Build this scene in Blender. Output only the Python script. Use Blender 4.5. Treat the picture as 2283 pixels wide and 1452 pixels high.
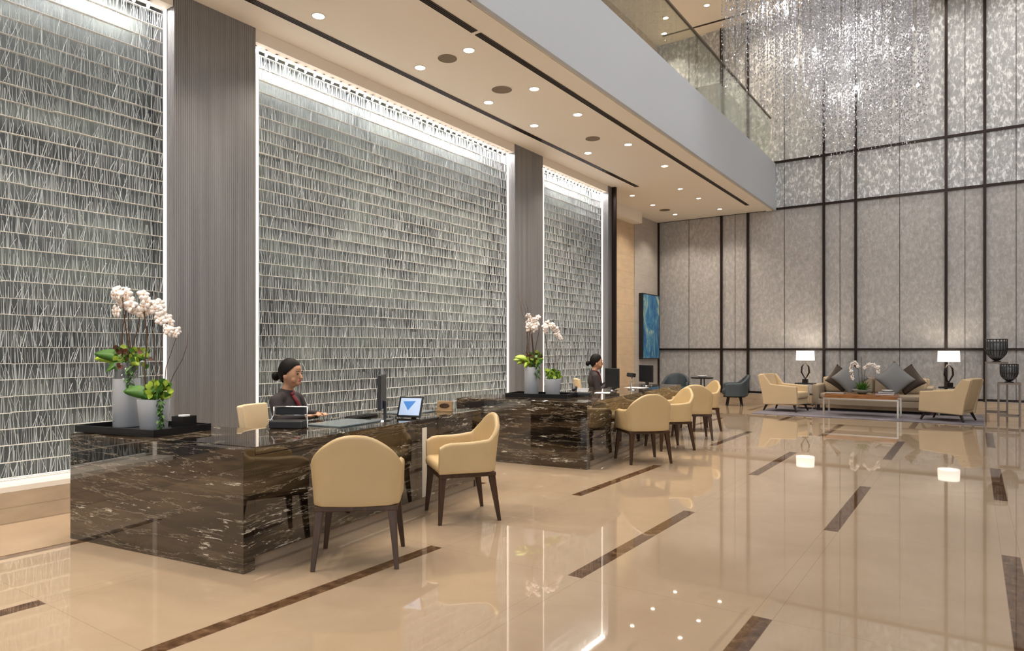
import bpy, math, random
from mathutils import Vector, Matrix, Euler
random.seed(7)
for o in list(bpy.data.objects): bpy.data.objects.remove(o)
SC = bpy.context.scene
COL = SC.collection
PI = math.pi

# ------------------------------------------------------------------ camera
FPX = 1500.0
YAW = math.atan((2171-1141)/FPX)          # view turned to the left of +Y (the long wall runs along Y)
cam = bpy.data.cameras.new('camera'); co = bpy.data.objects.new('camera', cam); COL.objects.link(co)
cam.sensor_fit = 'HORIZONTAL'; cam.sensor_width = 36.0; cam.lens = 36.0*FPX/2283.0
cam.shift_x = 0.0; cam.shift_y = (779-726)/2283.0
cam.clip_start = 0.05; cam.clip_end = 200
co.location = (0, 0, 1.4); co.rotation_euler = (PI/2, 0, YAW)
SC.camera = co
# ------------------------------------------------------------------ exposure, world, big lights
SC.view_settings.view_transform = 'Standard'; SC.view_settings.look = 'None'
SC.view_settings.gamma = 1.0; SC.view_settings.exposure = 0.28
try: SC.view_settings.use_curve_mapping = False
except Exception: pass
w = bpy.data.worlds.new('world'); SC.world = w; w.use_nodes = True
w.node_tree.nodes['Background'].inputs[0].default_value = (0.82, 0.83, 0.86, 1)
w.node_tree.nodes['Background'].inputs[1].default_value = 0.50

def area(name, loc, size, power, color, rot=(0, 0, 0), sizey=None, spread=None):
    l = bpy.data.lights.new(name, 'AREA'); l.energy = power; l.color = color
    l.shape = 'RECTANGLE'; l.size = size; l.size_y = sizey or size
    if spread: l.spread = spread
    o = bpy.data.objects.new(name, l); COL.objects.link(o); o.location = loc; o.rotation_euler = rot
    return o
WARM = (1.0, 0.86, 0.70); NEUT = (1.0, 0.93, 0.85)
area('atrium_fill', (1.5, 6.0, 9.7), 9.0, 500, (1.0, 0.965, 0.93), sizey=11)                       # added overhead fill under the atrium ceiling, not a known fixture
area('rear_fill', (4.5, -5.5, 3.2), 8.0, 220, (0.95, 0.97, 1.0), (math.radians(80), 0, math.radians(25)), 4.5)  # added fill from behind the camera, no entrance window is known there
for _x in (-5.67, -4.87):                                                               # added bare spots, out of view, continuing the downlight rows over the near end
    for _y in (-1.2, 0.3, 1.8, 3.2):
        _l = bpy.data.lights.new('near_row_fill', 'SPOT'); _l.energy = 130; _l.color = WARM; _l.spot_size = math.radians(100); _l.spot_blend = 0.7; _l.shadow_soft_size = 0.06
        _o = bpy.data.objects.new('near_row_fill', _l); COL.objects.link(_o); _o.location = (_x, _y, 4.88)
for _x in (-2.3, -0.6, 0.9, 2.4):                                                       # added bare spots above the frame to brighten the far wall
    _l = bpy.data.lights.new('wall_fill_spot', 'SPOT'); _l.energy = 105; _l.color = (1.0, 0.95, 0.88); _l.spot_size = math.radians(110); _l.spot_blend = 0.8; _l.shadow_soft_size = 0.1
    _o = bpy.data.objects.new('wall_fill_spot', _l); COL.objects.link(_o); _o.location = (_x, 16.0, 9.75); _o.rotation_euler = (math.radians(14), 0, 0)

# ------------------------------------------------------------------ materials
def nt(name):
    m = bpy.data.materials.new(name); m.use_nodes = True
    t = m.node_tree; return m, t, t.nodes['Principled BSDF']
def mat(name, col, rough=0.5, metal=0.0, bump=0.0, bscale=60, vary=0.0, vscale=8, coat=0.0, emis=None, estr=0, trans=0.0, ior=1.45, sheen=0.0, stretch=None):
    m, t, p = nt(name)
    p.inputs['Base Color'].default_value = (*col, 1); p.inputs['Roughness'].default_value = rough
    p.inputs['Metallic'].default_value = metal; p.inputs['IOR'].default_value = ior
    p.inputs['Transmission Weight'].default_value = trans; p.inputs['Coat Weight'].default_value = coat
    p.inputs['Sheen Weight'].default_value = sheen
    if emis:
        p.inputs['Emission Color'].default_value = (*emis, 1); p.inputs['Emission Strength'].default_value = estr
    N = t.nodes; L = t.links
    if vary or bump:
        tc = N.new('ShaderNodeTexCoord'); mp = N.new('ShaderNodeMapping'); L.new(tc.outputs['Object'], mp.inputs[0])
        if stretch: mp.inputs['Scale'].default_value = stretch
    if vary:
        n = N.new('ShaderNodeTexNoise'); n.inputs['Scale'].default_value = vscale; n.inputs['Detail'].default_value = 5
        L.new(mp.outputs[0], n.inputs['Vector'])
        r = N.new('ShaderNodeValToRGB'); r.color_ramp.elements[0].position = 0.3; r.color_ramp.elements[1].position = 0.7
        r.color_ramp.elements[0].color = (*[c*(1-vary) for c in col], 1); r.color_ramp.elements[1].color = (*[min(1, c*(1+vary)) for c in col], 1)
        L.new(n.outputs[0], r.inputs[0]); L.new(r.outputs[0], p.inputs['Base Color'])
    if bump:
        n = N.new('ShaderNodeTexNoise'); n.inputs['Scale'].default_value = bscale; n.inputs['Detail'].default_value = 4
        L.new(mp.outputs[0], n.inputs['Vector'])
        b = N.new('ShaderNodeBump'); b.inputs['Strength'].default_value = bump; b.inputs['Distance'].default_value = 0.01
        L.new(n.outputs[0], b.inputs['Height']); L.new(b.outputs[0], p.inputs['Normal'])
    return m
class NG:   # terse math on a node tree
    def __init__(s, t): s.t = t; s.N = t.nodes; s.L = t.links
    def put(s, sock, v):
        if isinstance(v, (int, float)): sock.default_value = v
        else: s.L.new(v, sock)
    def m(s, op, a, b=0.0, c=None):
        n = s.N.new('ShaderNodeMath'); n.operation = op; s.put(n.inputs[0], a); s.put(n.inputs[1], b)
        if c is not None: s.put(n.inputs[2], c)
        return n.outputs[0]
    def xyz(s, kind='Object'):
        tc = s.N.new('ShaderNodeTexCoord'); sp = s.N.new('ShaderNodeSeparateXYZ'); s.L.new(tc.outputs[kind], sp.inputs[0])
        return tc.outputs[kind], sp.outputs[0], sp.outputs[1], sp.outputs[2]
    def noise(s, vec, scale, detail=4, sc3=None, rough=0.5, dist=0.0):
        if sc3:
            mp = s.N.new('ShaderNodeMapping'); mp.inputs['Scale'].default_value = sc3; s.L.new(vec, mp.inputs[0]); vec = mp.outputs[0]
        n = s.N.new('ShaderNodeTexNoise'); n.inputs['Scale'].default_value = scale; n.inputs['Detail'].default_value = detail
        n.inputs['Roughness'].default_value = rough; n.inputs['Distortion'].default_value = dist
        s.L.new(vec, n.inputs['Vector']); return n.outputs[0]
    def ramp(s, f, stops):
        r = s.N.new('ShaderNodeValToRGB'); e = r.color_ramp.elements
        while len(e) < len(stops): e.new(0.5)
        for k, (p, c) in enumerate(stops): e[k].position = p; e[k].color = (*c, 1)
        s.L.new(f, r.inputs[0]); return r.outputs[0]
    def mix(s, f, a, b):
        n = s.N.new('ShaderNodeMix'); n.data_type = 'RGBA'; s.put(n.inputs[0], f)
        for i, v in ((6, a), (7, b)):
            if isinstance(v, tuple): n.inputs[i].default_value = (*v, 1)
            else: s.L.new(v, n.inputs[i])
        return n.outputs[2]

def floor_mat():
    m, t, p = nt('floor_marble'); g = NG(t); v, x, y, z = g.xyz()
    PX, PY = 1.115, 2.03
    u = g.m('DIVIDE', g.m('SUBTRACT', x, 0.205), PX); k = g.m('ROUND', u); du = g.m('ABSOLUTE', g.m('SUBTRACT', u, k))
    r = g.m('DIVIDE', g.m('SUBTRACT', y, 1.6), PY); row = g.m('FLOOR', r)
    par = g.m('MODULO', g.m('ADD', g.m('ADD', k, row), 101.0), 2.0)      # (k+row) odd -> 0
    odd = g.m('LESS_THAN', par, 0.5)
    band = g.m('LESS_THAN', du, 0.051/PX)
    dark = g.m('MULTIPLY', band, odd)
    # joints
    jx = g.m('LESS_THAN', g.m('ABSOLUTE', g.m('SUBTRACT', du, 0.051/PX)), 0.0022/PX)
    fr = g.m('FRACT', r); jy = g.m('LESS_THAN', g.m('MINIMUM', fr, g.m('SUBTRACT', 1.0, fr)), 0.0022/PY)
    joint = g.m('MAXIMUM', jx, jy)
    n1 = g.noise(v, 0.9, 6, rough=0.6, dist=0.8); n2 = g.noise(v, 7.0, 6, rough=0.65)
    base = g.ramp(n1, [(0.3, (0.385, 0.29, 0.20)), (0.55, (0.45, 0.345, 0.24)), (0.75, (0.50, 0.395, 0.285))])
    base = g.mix(g.m('MULTIPLY', n2, 0.35), base, (0.40, 0.30, 0.205))
    wn = t.nodes.new('ShaderNodeTexWhiteNoise'); wn.noise_dimensions = '3D'; cb = t.nodes.new('ShaderNodeCombineXYZ')
    t.links.new(g.m('FLOOR', u), cb.inputs[0]); t.links.new(row, cb.inputs[1]); t.links.new(cb.outputs[0], wn.inputs['Vector'])
    base = g.mix(g.m('MULTIPLY', wn.outputs[0], 0.20), base, (0.38, 0.275, 0.18))
    vein = g.m('LESS_THAN', g.m('ABSOLUTE', g.m('SUBTRACT', g.noise(v, 1.7, 8, rough=0.6, dist=1.5), 0.5)), 0.004)
    base = g.mix(g.m('MULTIPLY', vein, 0.22), base, (0.40, 0.27, 0.17))
    dk = g.ramp(g.noise(v, 16, 5), [(0.35, (0.075, 0.038, 0.018)), (0.62, (0.15, 0.085, 0.045)), (0.75, (0.27, 0.17, 0.10))])
    c = g.mix(dark, base, dk); c = g.mix(g.m('MULTIPLY', joint, 0.45), c, (0.26, 0.18, 0.12))
    t.links.new(c, p.inputs['Base Color']); p.inputs['Roughness'].default_value = 0.025; p.inputs['IOR'].default_value = 1.72
    return m
def desk_marble():
    m, t, p = nt('black_gold_marble'); g = NG(t); v0, x, y, z = g.xyz()
    oi = t.nodes.new('ShaderNodeObjectInfo'); va = t.nodes.new('ShaderNodeVectorMath'); va.operation = 'ADD'
    t.links.new(v0, va.inputs[0]); t.links.new(oi.outputs['Location'], va.inputs[1]); v = va.outputs[0]
    band = g.noise(v, 1.1, 8, (0.6, 0.6, 5.5), 0.62, 0.35)
    base = g.ramp(band, [(0.30, (0.004, 0.003, 0.003)), (0.44, (0.010, 0.007, 0.005)), (0.52, (0.055, 0.036, 0.020)), (0.58, (0.014, 0.010, 0.007)), (0.66, (0.085, 0.060, 0.036)), (0.75, (0.012, 0.009, 0.007))])
    st = g.noise(v, 6.0, 8, (1.0, 1.0, 6.5), 0.75, 0.25); msk = g.noise(v, 1.6, 3, (0.8, 0.8, 4.0))
    w = g.m('MULTIPLY', g.m('GREATER_THAN', st, 0.585), g.m('GREATER_THAN', msk, 0.535))
    fine = g.m('LESS_THAN', g.m('ABSOLUTE', g.m('SUBTRACT', g.noise(v, 1.7, 9, (0.6, 0.6, 6), 0.68, 0.3), 0.52)), 0.008)
    c = g.mix(g.m('MULTIPLY', fine, g.m('MULTIPLY', st, 0.9)), base, (0.42, 0.36, 0.27)); c = g.mix(g.m('MULTIPLY', w, 0.8), c, (0.66, 0.61, 0.52))
    t.links.new(c, p.inputs['Base Color']); p.inputs['Roughness'].default_value = 0.025; p.inputs['IOR'].default_value = 1.9
    return m
def panel_mat(name, c0, c1, c2, sc=1.0, sparkle=0.0):
    m, t, p = nt(name); g = NG(t); v, x, y, z = g.xyz()
    big = g.noise(v, 0.5, 3); leaf = g.noise(v, 12*sc, 4, (1.3, 1, 0.75), 0.6, 0.5); fine = g.noise(v, 60*sc, 3, (1, 1, 0.25))
    f = g.m('ADD', g.m('MULTIPLY', leaf, 0.7), g.m('MULTIPLY', fine, 0.3))
    c = g.ramp(f, [(0.36, c0), (0.50, c1), (0.62, c2)])
    c = g.mix(g.m('MULTIPLY', big, 0.25), c, c0)
    t.links.new(c, p.inputs['Base Color'])
    rr = g.m('MULTIPLY_ADD', leaf, -0.5, 0.68); t.links.new(rr, p.inputs['Roughness']); p.inputs['Metallic'].default_value = sparkle
    b = t.nodes.new('ShaderNodeBump'); b.inputs['Strength'].default_value = 0.5; b.inputs['Distance'].default_value = 0.02
    t.links.new(f, b.inputs['Height']); t.links.new(b.outputs[0], p.inputs['Normal'])
    return m
def ribbed_metal():
    m, t, p = nt('ribbed_champagne_metal'); g = NG(t); v, x, y, z = g.xyz()
    w = g.m('SINE', g.m('MULTIPLY', g.m('ADD', x, y), 2*PI/0.022)); n = g.noise(v, 14, 3, (1, 1, 0.03))
    c = g.ramp(n, [(0.3, (0.215, 0.215, 0.225)), (0.7, (0.285, 0.285, 0.295))])
    t.links.new(c, p.inputs['Base Color']); p.inputs['Metallic'].default_value = 0.45; p.inputs['Roughness'].default_value = 0.38
    b = t.nodes.new('ShaderNodeBump'); b.inputs['Strength'].default_value = 0.6; b.inputs['Distance'].default_value = 0.004
    t.links.new(w, b.inputs['Height']); t.links.new(b.outputs[0], p.inputs['Normal'])
    return m
def stone_mat(name, c, bw, bh, axis='y', rough=0.3):
    m, t, p = nt(name); g = NG(t); v, x, y, z = g.xyz(); a = y if axis == 'y' else x
    fz = g.m('FRACT', g.m('DIVIDE', z, bh)); fa = g.m('FRACT', g.m('DIVIDE', a, bw))
    j = g.m('MAXIMUM', g.m('LESS_THAN', fz, 0.008/bh), g.m('LESS_THAN', fa, 0.005/bw))
    n = g.noise(v, 3, 6, (1, 1, 3), 0.6)
    cc = g.ramp(n, [(0.3, tuple(k*0.88 for k in c)), (0.7, tuple(min(1, k*1.08) for k in c))])
    cc = g.mix(g.m('MULTIPLY', j, 0.5), cc, tuple(k*0.5 for k in c))
    t.links.new(cc, p.inputs['Base Color']); p.inputs['Roughness'].default_value = rough
    return m
def thin_glass(name, tint, op=0.25, rough=0.03, gl=0.5, fres=1.0, refl=None):
    m = bpy.data.materials.new(name); m.use_nodes = True; t = m.node_tree; t.nodes.clear()
    o = t.nodes.new('ShaderNodeOutputMaterial'); tr = t.nodes.new('ShaderNodeBsdfTransparent'); tr.inputs[0].default_value = (*tint, 1)
    p = t.nodes.new('ShaderNodeBsdfPrincipled'); p.inputs['Base Color'].default_value = (*(refl or tint), 1); p.inputs['Roughness'].default_value = rough
    p.inputs['Metallic'].default_value = gl
    mx = t.nodes.new('ShaderNodeMixShader'); fr = t.nodes.new('ShaderNodeFresnel'); fr.inputs[0].default_value = 1.5
    ma = t.nodes.new('ShaderNodeMath'); ma.operation = 'MULTIPLY_ADD'; ma.inputs[1].default_value = fres; ma.inputs[2].default_value = op; ma.use_clamp = True
    t.links.new(fr.outputs[0], ma.inputs[0]); t.links.new(ma.outputs[0], mx.inputs[0])
    t.links.new(tr.outputs[0], mx.inputs[1]); t.links.new(p.outputs[0], mx.inputs[2]); t.links.new(mx.outputs[0], o.inputs[0])
    return m
def back_glass():
    m, t, p = nt('dark_backing_glass'); g = NG(t); v, x, y, z = g.xyz()
    n = g.noise(v, 0.8, 3, (1, 1, 2.2), 0.5, 0.6)
    c = g.ramp(n, [(0.30, (0.10, 0.115, 0.125)), (0.48, (0.21, 0.235, 0.245)), (0.62, (0.28, 0.325, 0.31)), (0.78, (0.46, 0.49, 0.50))])
    t.links.new(c, p.inputs['Base Color']); p.inputs['Metallic'].default_value = 0.55; p.inputs['Roughness'].default_value = 0.42
    return m
def paint_mat():
    m, t, p = nt('blue_painting'); g = NG(t); v, x, y, z = g.xyz()
    n = g.noise(v, 1.6, 7, (1, 1.6, 0.9), 0.65, 1.6)
    c = g.ramp(n, [(0.30, (0.01, 0.03, 0.09)), (0.42, (0.015, 0.11, 0.32)), (0.52, (0.03, 0.22, 0.42)), (0.60, (0.25, 0.40, 0.38)), (0.72, (0.55, 0.58, 0.42))])
    t.links.new(c, p.inputs['Base Color']); p.inputs['Roughness'].default_value = 0.4
    return m

M = {}
M['floor'] = floor_mat(); M['marble'] = desk_marble(); M['metalrib'] = ribbed_metal(); M['back'] = back_glass(); M['art'] = paint_mat()
M['panel'] = panel_mat('champagne_wall_fabric', (0.355, 0.345, 0.34), (0.43, 0.42, 0.415), (0.54, 0.53, 0.53), 0.9, 0.08)
M['panelup'] = panel_mat('pearl_wall_panel', (0.35, 0.36, 0.37), (0.45, 0.465, 0.475), (0.95, 0.97, 0.98), 0.9, 0.15)
M['ceil'] = mat('cream_ceiling_plaster', (0.90, 0.84, 0.75), 0.75)
M['ceilup'] = mat('upper_ceiling_plaster', (0.80, 0.72, 0.61), 0.75)
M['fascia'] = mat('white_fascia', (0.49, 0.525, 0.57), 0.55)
M['stone'] = stone_mat('warm_stone', (0.62, 0.47, 0.31), 1.2, 0.42)
M['greystone'] = stone_mat('grey_stone', (0.48, 0.44, 0.40), 1.4, 0.42)
M['plinth'] = stone_mat('plinth_stone', (0.50, 0.39, 0.28), 1.3, 0.125, 'y', 0.2)
M['bronze'] = mat('dark_bronze', (0.028, 0.018, 0.014), 0.35, 0.6)
M['slot'] = mat('slot_dark', (0.05, 0.035, 0.025), 0.6)
M['speaker'] = mat('speaker_grille', (0.22, 0.17, 0.12), 0.7)
M['lightstone'] = mat('pale_ledge_stone', (0.86, 0.80, 0.71), 0.3)  # ledge stone; also colours the painted reflection on the nearer desk front
M['led'] = mat('led_strip', (1, 0.93, 0.85), 0.5, emis=(1.0, 0.90, 0.80), estr=0.62)
M['led2'] = mat('led_foot_strip', (1, 0.93, 0.85), 0.5, emis=(1.0, 0.92, 0.82), estr=1.2)
M['bulb'] = mat('lamp_bulb', (1, 1, 1), 0.5, emis=(1.0, 0.93, 0.86), estr=9)
M['down'] = mat('downlight_lens', (1, 1, 1), 0.5, emis=(1.0, 0.92, 0.78), estr=12)
M['chbulb'] = mat('warm_bulb', (1, 1, 1), 0.5, emis=(1.0, 0.90, 0.74), estr=16)
M['white'] = mat('white_trim', (0.8, 0.76, 0.70), 0.5)
M['rod'] = thin_glass('glass_rod', (0.91, 0.96, 0.98), 0.50, 0.3, 0.0)
M['shelf'] = thin_glass('glass_shelf_edge', (0.95, 0.94, 0.91), 0.5, 0.25, 0.0)
M['bal'] = thin_glass('balustrade_glass', (0.93, 0.955, 0.94), 0.0, 0.0, 1.0, 0.4)
M['crystal'] = thin_glass('crystal', (0.92, 0.93, 0.96), 0.50, 0.16, 0.55, 1.0, (0.74, 0.75, 0.78))
M['leather'] = mat('cream_leather', (0.56, 0.41, 0.215), 0.42, bump=0.08, bscale=180, vary=0.04, vscale=3)
M['leather2'] = mat('cream_upholstery', (0.62, 0.48, 0.30), 0.55, bump=0.08, bscale=150, vary=0.04, vscale=3)
M['walnut'] = mat('dark_walnut', (0.052, 0.025, 0.012), 0.35, vary=0.35, vscale=6, stretch=(6, 6, 1))
M['blackwood'] = mat('black_wood', (0.012, 0.009, 0.008), 0.35)
M['blue'] = mat('blue_grey_upholstery', (0.06, 0.08, 0.095), 0.5, bump=0.05)
M['black'] = mat('black_lacquer', (0.010, 0.010, 0.011), 0.25)
M['blackp'] = mat('black_plastic', (0.018, 0.018, 0.020), 0.4)
M['chrome'] = mat('chrome', (0.8, 0.8, 0.8), 0.15, 1.0)
M['vase'] = mat('frosted_grey_vase', (0.40, 0.42, 0.45), 0.4)
M['vaseglass'] = thin_glass('smoked_glass', (0.55, 0.57, 0.60), 0.15, 0.05, 0.2)
M['petal'] = mat('orchid_petal', (0.88, 0.80, 0.75), 0.6, vary=0.06, vscale=30)
M['petalw'] = mat('white_orchid_petal', (0.90, 0.86, 0.83), 0.6)
M['lip'] = mat('orchid_lip', (0.70, 0.45, 0.30), 0.6)
M['leaf'] = mat('orchid_leaf', (0.045, 0.14, 0.012), 0.5, vary=0.4, vscale=9)
M['leaf2'] = mat('lime_leaf', (0.28, 0.40, 0.03), 0.45, vary=0.4, vscale=14)
M['darkleaf'] = mat('burgundy_leaf', (0.10, 0.035, 0.015), 0.5, vary=0.5, vscale=14)
M['stem'] = mat('brown_stem', (0.10, 0.055, 0.03), 0.7, vary=0.3, vscale=20)
M['pad'] = mat('grey_glass_pad', (0.20, 0.245, 0.265), 0.12)
M['oak'] = mat('oak_sign', (0.34, 0.22, 0.11), 0.5, vary=0.2, vscale=10, stretch=(1, 8, 8))
M['paper'] = mat('paper', (0.75, 0.74, 0.73), 0.7)
M['screen'] = mat('screen_black', (0.01, 0.01, 0.012), 0.12)
M['skin'] = mat('skin', (0.52, 0.28, 0.165), 0.5)
M['hair'] = mat('black_hair', (0.005, 0.0035, 0.003), 0.6); M['hair'].node_tree.nodes['Principled BSDF'].inputs['Specular IOR Level'].default_value = 0.2
M['jacket'] = mat('charcoal_uniform', (0.034, 0.027, 0.029), 0.8, bump=0.1)
M['scarf'] = mat('burgundy_scarf', (0.16, 0.01, 0.02), 0.6)
M['lips'] = mat('lips', (0.42, 0.07, 0.06), 0.45)
M['eye'] = mat('eye_dark', (0.015, 0.01, 0.01), 0.25)
M['shade'] = mat('lamp_shade', (0.95, 0.9, 0.82), 0.7, emis=(1.0, 0.93, 0.82), estr=1.15)
M['sofa'] = mat('taupe_sofa', (0.34, 0.275, 0.20), 0.75, bump=0.1)
M['cushg'] = mat('grey_cushion', (0.22, 0.23, 0.24), 0.8, bump=0.15, bscale=200)
M['cushb'] = mat('brown_cushion', (0.055, 0.04, 0.03), 0.7)
M['rug'] = mat('grey_blue_rug', (0.20, 0.19, 0.22), 0.95, vary=0.25, vscale=3, bump=0.2, bscale=150)
M['wood'] = mat('amber_table_wood', (0.30, 0.13, 0.045), 0.2, vary=0.4, vscale=5, stretch=(1, 6, 6))
M['steel'] = mat('brushed_steel', (0.78, 0.74, 0.68), 0.25, 0.9)
M['taupe'] = mat('taupe_metal', (0.20, 0.16, 0.13), 0.4, 0.5)
M['wire'] = mat('black_wire', (0.012, 0.012, 0.012), 0.4)
M['purple'] = mat('purple_book', (0.12, 0.03, 0.07), 0.5)
M['bowl'] = mat('grey_green_bowl', (0.20, 0.23, 0.20), 0.3)
M['glazing'] = mat('dark_curtain_wall', (0.045, 0.06, 0.065), 0.15, vary=0.6, vscale=0.7)
M['winlit'] = mat('daylight_window', (0.8, 0.85, 0.9), 0.5, emis=(0.80, 0.88, 1.0), estr=0.9)

# ------------------------------------------------------------------ mesh builder
class MB:
    def __init__(s): s.v = []; s.f = []
    def add(s, vs, fs, mx=None):
        b = len(s.v)
        for q in vs:
            q = Vector(q)
            if mx is not None: q = mx @ q
            s.v.append(tuple(q))
        for q in fs: s.f.append(tuple(b+i for i in q))
        return s
    def box(s, c, sz, rot=None, mx=None):
        x, y, z = sz[0]/2, sz[1]/2, sz[2]/2
        R = (Euler(rot).to_matrix() if rot else Matrix.Identity(3))
        vs = [R @ Vector((a*x, b*y, d*z)) + Vector(c) for a in (-1, 1) for b in (-1, 1) for d in (-1, 1)]
        return s.add(vs, [(0, 1, 3, 2), (4, 6, 7, 5), (0, 4, 5, 1), (2, 3, 7, 6), (0, 2, 6, 4), (1, 5, 7, 3)], mx)
    def b2(s, p0, p1, mx=None):
        return s.box([(a+b)/2 for a, b in zip(p0, p1)], [abs(b-a) for a, b in zip(p0, p1)], None, mx)
    def cone(s, p0, p1, r0, r1, n=12, caps=True):
        p0 = Vector(p0); p1 = Vector(p1); d = (p1-p0)
        if d.length < 1e-9: return s
        q = d.to_track_quat('Z', 'Y').to_matrix(); b = []
        for P, r in ((p0, r0), (p1, r1)):
            for i in range(n):
                a = 2*PI*i/n; b.append(P + q @ Vector((r*math.cos(a), r*math.sin(a), 0)))
        fs = [(i, (i+1) % n, n+(i+1) % n, n+i) for i in range(n)]
        if caps: fs += [tuple(range(n))[::-1], tuple(range(n, 2*n))]
        return s.add(b, fs)
    def tube(s, pts, r, n=6, caps=True):
        pts = [Vector(p) for p in pts]; rs = r if isinstance(r, (list, tuple)) else [r]*len(pts); b = []
        up = None
        for i, P in enumerate(pts):
            d = (pts[min(i+1, len(pts)-1)]-pts[max(i-1, 0)]).normalized()
            if up is None: up = Vector((0, 0, 1)) if abs(d.z) < 0.9 else Vector((1, 0, 0))
            sx = d.cross(up).normalized(); up = sx.cross(d).normalized()
            for k in range(n):
                a = 2*PI*k/n; b.append(P + sx*rs[i]*math.cos(a) + up*rs[i]*math.sin(a))
        fs = []
        for i in range(len(pts)-1):
            for k in range(n):
                fs.append((i*n+k, i*n+(k+1) % n, (i+1)*n+(k+1) % n, (i+1)*n+k))
        if caps: fs += [tuple(range(n))[::-1], tuple(range((len(pts)-1)*n, len(pts)*n))]
        return s.add(b, fs)
    def lathe(s, prof, n=24, c=(0, 0, 0), mx=None):
        b = []; m = len(prof)
        for k in range(n):
            a = 2*PI*k/n
            for r, z in prof: b.append((c[0]+r*math.cos(a), c[1]+r*math.sin(a), c[2]+z))
        fs = [(k*m+i, ((k+1) % n)*m+i, ((k+1) % n)*m+i+1, k*m+i+1) for k in range(n) for i in range(m-1)]
        return s.add(b, fs, mx)
    def ell(s, c, r, n=12, m=8, rot=None, fn=None):
        R = (Euler(rot).to_matrix() if rot else Matrix.Identity(3)); b = []
        for j in range(m+1):
            ph = PI*j/m
            for i in range(n):
                a = 2*PI*i/n; q = Vector((math.sin(ph)*math.cos(a), math.sin(ph)*math.sin(a), math.cos(ph)))
                q = Vector((q.x*r[0], q.y*r[1], q.z*r[2]))
                if fn: q = fn(q)
                b.append(R @ q + Vector(c))
        fs = [(j*n+i, (j+1)*n+i, (j+1)*n+(i+1) % n, j*n+(i+1) % n) for j in range(m) for i in range(n)]
        return s.add(b, fs)
    def cap(s, p0, p1, r0, r1, n=12):      # closed rounded limb
        s.cone(p0, p1, r0, r1, n); s.ell(p0, (r0,)*3, n, 8); return s.ell(p1, (r1,)*3, n, 8)
    def prism(s, poly, z0, z1):
        n = len(poly); b = [(x, y, z0) for x, y in poly] + [(x, y, z1) for x, y in poly]
        return s.add(b, [(i, (i+1) % n, n+(i+1) % n, n+i) for i in range(n)] + [tuple(range(n))[::-1], tuple(range(n, 2*n))])
    def build(s, name, m, parent=None, smooth=False, bevel=0, sub=0, remesh=0, fix=True, bseg=2, **kw):
        me = bpy.data.meshes.new(name); me.from_pydata(s.v, [], s.f); me.update()
        if fix and len(s.f) < 60000:
            import bmesh
            bm = bmesh.new(); bm.from_mesh(me); bmesh.ops.remove_doubles(bm, verts=bm.verts, dist=1e-6)
            bmesh.ops.recalc_face_normals(bm, faces=bm.faces); bm.to_mesh(me); bm.free()
        o = bpy.data.objects.new(name, me); COL.objects.link(o)
        if m: me.materials.append(M[m])
        if smooth:
            for p in me.polygons: p.use_smooth = True
        if remesh:
            k = o.modifiers.new('r', 'REMESH'); k.mode = 'VOXEL'; k.voxel_size = remesh; k.use_smooth_shade = True
            k = o.modifiers.new('s', 'SMOOTH'); k.factor = 0.5; k.iterations = 4
        if bevel:
            k = o.modifiers.new('b', 'BEVEL'); k.width = bevel; k.segments = bseg; k.limit_method = 'ANGLE'; k.angle_limit = 0.6
        if sub:
            k = o.modifiers.new('u', 'SUBSURF'); k.levels = sub; k.render_levels = sub
        if parent: o.parent = parent
        for a, b in kw.items(): o[a] = b
        return o
def thing(name, label, cat, loc=(0, 0, 0), rz=0, group=None):
    o = bpy.data.objects.new(name, None); COL.objects.link(o); o.location = loc; o.rotation_euler = (0, 0, rz)
    o['label'] = label; o['category'] = cat
    if group: o['group'] = group
    o.empty_display_size = 0.1
    return o
def tag(o, label, cat, group=None):
    o['label'] = label; o['category'] = cat
    if group: o['group'] = group
    return o
def st(name, mb, m, parent=None, **kw):
    o = mb.build(name, m, parent, **kw)
    if not parent: o['kind'] = 'structure'
    return o
def copytree(o, parent=None):
    c = o.copy(); COL.objects.link(c); c.parent = parent
    for ch in list(o.children): copytree(ch, c)
    return c
def put(o, loc, rz, label=None, group=None):
    o.location = loc; o.rotation_euler = (0, 0, rz)
    if label: o['label'] = label
    if group: o['group'] = group
    return o

# ------------------------------------------------------------------ room shell
XB = -4.13; ZS = 4.90; ZM = 6.07; ZC = 9.82; YF = 17.7; XW = -6.45; XL = -7.24
st('floor', MB().b2((-8.2, -9, -0.2), (9, YF+0.3, 0)), 'floor')
st('ceiling', MB().b2((-8.2, -4, ZC), (9, YF+0.3, ZC+0.2)), 'ceilup')
# mezzanine slab: soffit + fascia
sl = MB().b2((-8.2, -4, ZS), (XB-0.02, YF, ZM-0.12))
st('ceiling_soffit', sl, 'ceil')
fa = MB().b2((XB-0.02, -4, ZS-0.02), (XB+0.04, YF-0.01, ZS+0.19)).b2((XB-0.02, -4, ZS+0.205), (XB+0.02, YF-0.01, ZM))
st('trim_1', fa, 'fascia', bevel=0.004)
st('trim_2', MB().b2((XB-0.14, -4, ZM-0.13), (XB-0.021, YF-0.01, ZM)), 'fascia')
st('trim_3', MB().b2((XB-0.19, -4, ZS-0.012), (XB-0.05, YF-0.02, ZS-0.001)), 'ceil')
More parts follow.
